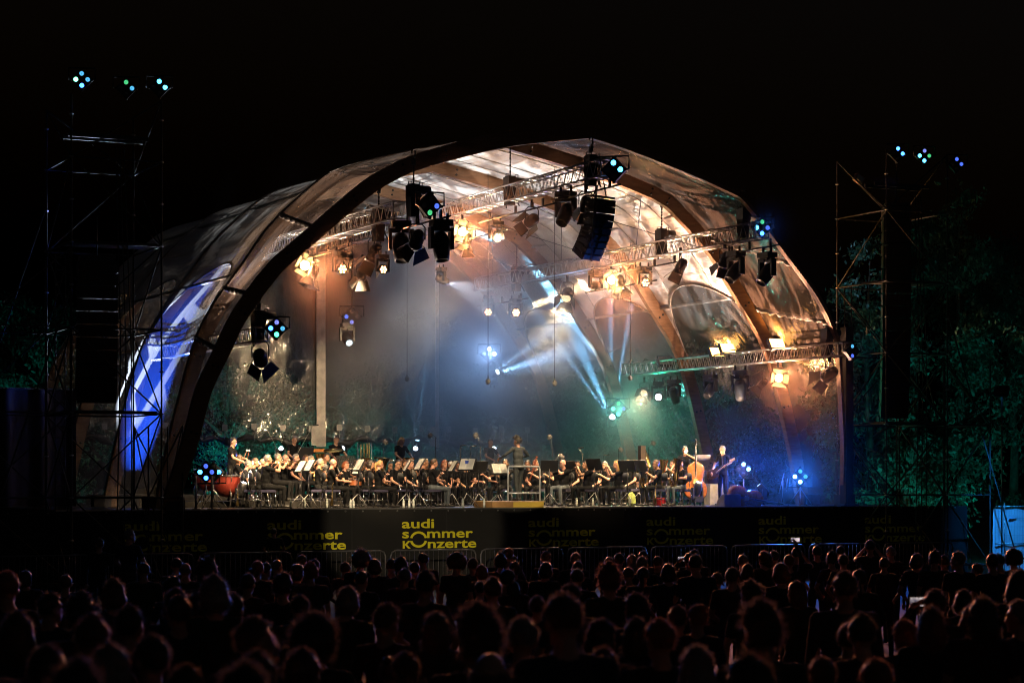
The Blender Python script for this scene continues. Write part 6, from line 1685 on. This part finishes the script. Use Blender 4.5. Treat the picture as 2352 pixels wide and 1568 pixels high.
A(Z3, [(35, 468, 'short', .95), (125, 448, 'short', .97), (135, 500, 'curly', .93), (410, 465, 'short', .95), (395, 507, 'bob', .98), (650, 455, 'short', .97), (685, 535, 'short', .9), (945, 468, 'short', .95), (1030, 490, 'short', .92), (1150, 458, 'long', .95), (1235, 450, 'short', .95), (1355, 455, 'short', .95), (1670, 450, 'short', .97), (1630, 475, 'short', .95, 'phone'), (1225, 505, 'short', .95), (1220, 562, 'ponytail', .95), (940, 570, 'curly', 1.0), (1115, 600, 'short', .9), (1450, 550, 'bob', .97), (1690, 515, 'short', 1.0), (2075, 470, 'short', .95), (1990, 535, 'short', 1.0), (2125, 515, 'bob', .97), (2260, 480, 'short', .95), (115, 630, 'bob', .95), (670, 625, 'short', .93), (330, 838, 'short', .85), (630, 793, 'short', .93), (1180, 785, 'long', .95), (1860, 625, 'short', .9), (2140, 690, 'curly', .93), (1520, 862, 'short', .9), (590, 862, 'short', 1.08), (1170, 950, 'long', .93), (880, 1055, 'bob', .93), (1390, 1020, 'short', .97), (1690, 948, 'bun', .85), (190, 1105, 'short', .95), (890, 1212, 'bob', .9), (1680, 1185, 'long', .95), (2240, 958, 'curly', 1.0), (2150, 1245, 'long', 1.02)])
A(Z4, [(105, 520, 'bob', .95), (165, 490, 'short', .95), (350, 472, 'short', .95, 'phone'), (290, 520, 'short', .95, 'high'), (520, 440, 'short', .97), (640, 455, 'curly', .97), (705, 430, 'short', .95), (735, 500, 'short', .95), (950, 430, 'short', .98, 'phone'), (1065, 505, 'short', .95), (1125, 432, 'short', .97), (1345, 487, 'bob', .95), (1330, 535, 'bob', .93), (1475, 490, 'curly', .97), (1560, 545, 'short', .92), (1680, 505, 'short', 1.02), (1825, 560, 'short', .93, 'look'), (1950, 525, 'short', 1.0), (2020, 510, 'short', .98), (2130, 490, 'afro', .95), (230, 620, 'bob', .97), (360, 690, 'long', .95), (745, 640, 'short', 1.05), (860, 652, 'ponytail', .95), (1490, 730, 'short', 1.0, 'phone'), (1730, 785, 'bob', .9), (1790, 880, 'bob', .92), (1450, 910, 'long', .95), (1250, 985, 'bob', .9), (780, 1020, 'bun', .9), (900, 1030, 'short', .95), (1860, 930, 'long', .95), (1030, 1270, 'short', .95), (2170, 700, 'long', .98), (2190, 880, 'short', .95), (30, 730, 'short', .93), (560, 1260, 'short', .9)])
HNAME = {'short': 'short', 'fringe': 'thinning', 'curly': 'curly', 'afro': 'big frizzy', 'bob': 'chin-length', 'long': 'long', 'ponytail': 'ponytailed', 'bun': 'bun-tied'}
def audience():
    rows = []
    for a in AUDI:
        x, y, st, sc, ps = a
        ext = {'afro': 1.14, 'curly': 1.075, 'bun': 1.06}.get(st, 1.055)       # top of the hair
        H = sc*(1.635+{'afro': .21, 'curly': .165, 'bun': .15}.get(st, .137))
        Y = 20.0
        for _ in range(30): Y = (HC-ground_z(Y)-H)*F/(y-HY)
        a += [Y, H]; rows.append(a)
    rows.sort(key=lambda r: -r[5]); NR = 8; per = math.ceil(len(rows)/NR)
    names = ['barrier row', 'second crowd row', 'third crowd row', 'fourth crowd row', 'fifth crowd row', 'sixth crowd row', 'seventh crowd row', 'nearest crowd row']
    rr = random.Random(4); cols = ['dark', 'brown', 'black', 'dark', 'grey', 'brown', 'red']
    for q_, nm in enumerate(names):
        g = sorted(rows[q_*per:(q_+1)*per], key=lambda r: r[0])
        for i, (x, y, st, sc, ps, Y, H) in enumerate(g):
            c = rr.choice(cols)
            if st == 'fringe': c = 'grey'
            act = {'phone': ' filming by phone', 'high': ' raising a phone', 'look': ' looking aside'}.get(ps, '')
            lab = 'spectator with %s hair%s, %s from left in the %s' % (HNAME[st], act, ORD[i], nm)
            sc *= rr.uniform(.955, 1.04)
            k = {'phone': 'aphone', 'high': 'ahigh', 'look': 'alook'}.get(ps) or 'astand%d' % rr.randrange(7)
            loc = ((x-CX)*Y/F, Y, ground_z(Y)); f = V3(rr.uniform(-.4, .4), 1, 0)
            near = Y < 21
            p = person(k, loc, f, lab, st, c, rr.choice((0, 1, 2, 1)), rr.choice(CL), rr.choice((CL[0], CL[1], CL[2])), rr.random() < .5, sc, 'spectators in the dark crowd', many=near)
            if ps in ('phone', 'high'):
                q = thing('smartphone', 'lit smartphone held by the %s spectator from left in the %s' % (ORD[i], nm), 'smartphone', loc, p.rotation_euler[2], 'lit phones in the crowd', sc)
                pz = (.03, .42, 1.66) if ps == 'phone' else (.16, .27, 2.0)
                b = obj('body', shared('phb', lambda: MB().box((0, 0, 0), (.15, .009, .074)).mesh('body', RUBBER)), q, pz)
                sm = shared('phs', lambda: MB().box((0, -.0055, 0), (.14, .001, .066)).mesh('screen', screen_mat()))
                obj('screen', sm, b)
def screen_mat():
    m = bpy.data.materials.new('phone_screen'); m.use_nodes = True; n = m.node_tree.nodes; l = m.node_tree.links; p = n['Principled BSDF']
    tc = n.new('ShaderNodeTexCoord'); no = n.new('ShaderNodeTexNoise'); no.inputs['Scale'].default_value = 26; l.new(tc.outputs['Object'], no.inputs['Vector'])
    r = n.new('ShaderNodeValToRGB'); e = r.color_ramp.elements; e[0].position = .4; e[1].position = .62; e[0].color = (.02, .03, .06, 1); e[1].color = (.9, .75, .7, 1)
    l.new(no.outputs['Fac'], r.inputs[0]); l.new(r.outputs[0], p.inputs['Emission Color']); p.inputs['Emission Strength'].default_value = 1.0; m.cycles.emission_sampling = 'NONE'
    return m
audience()
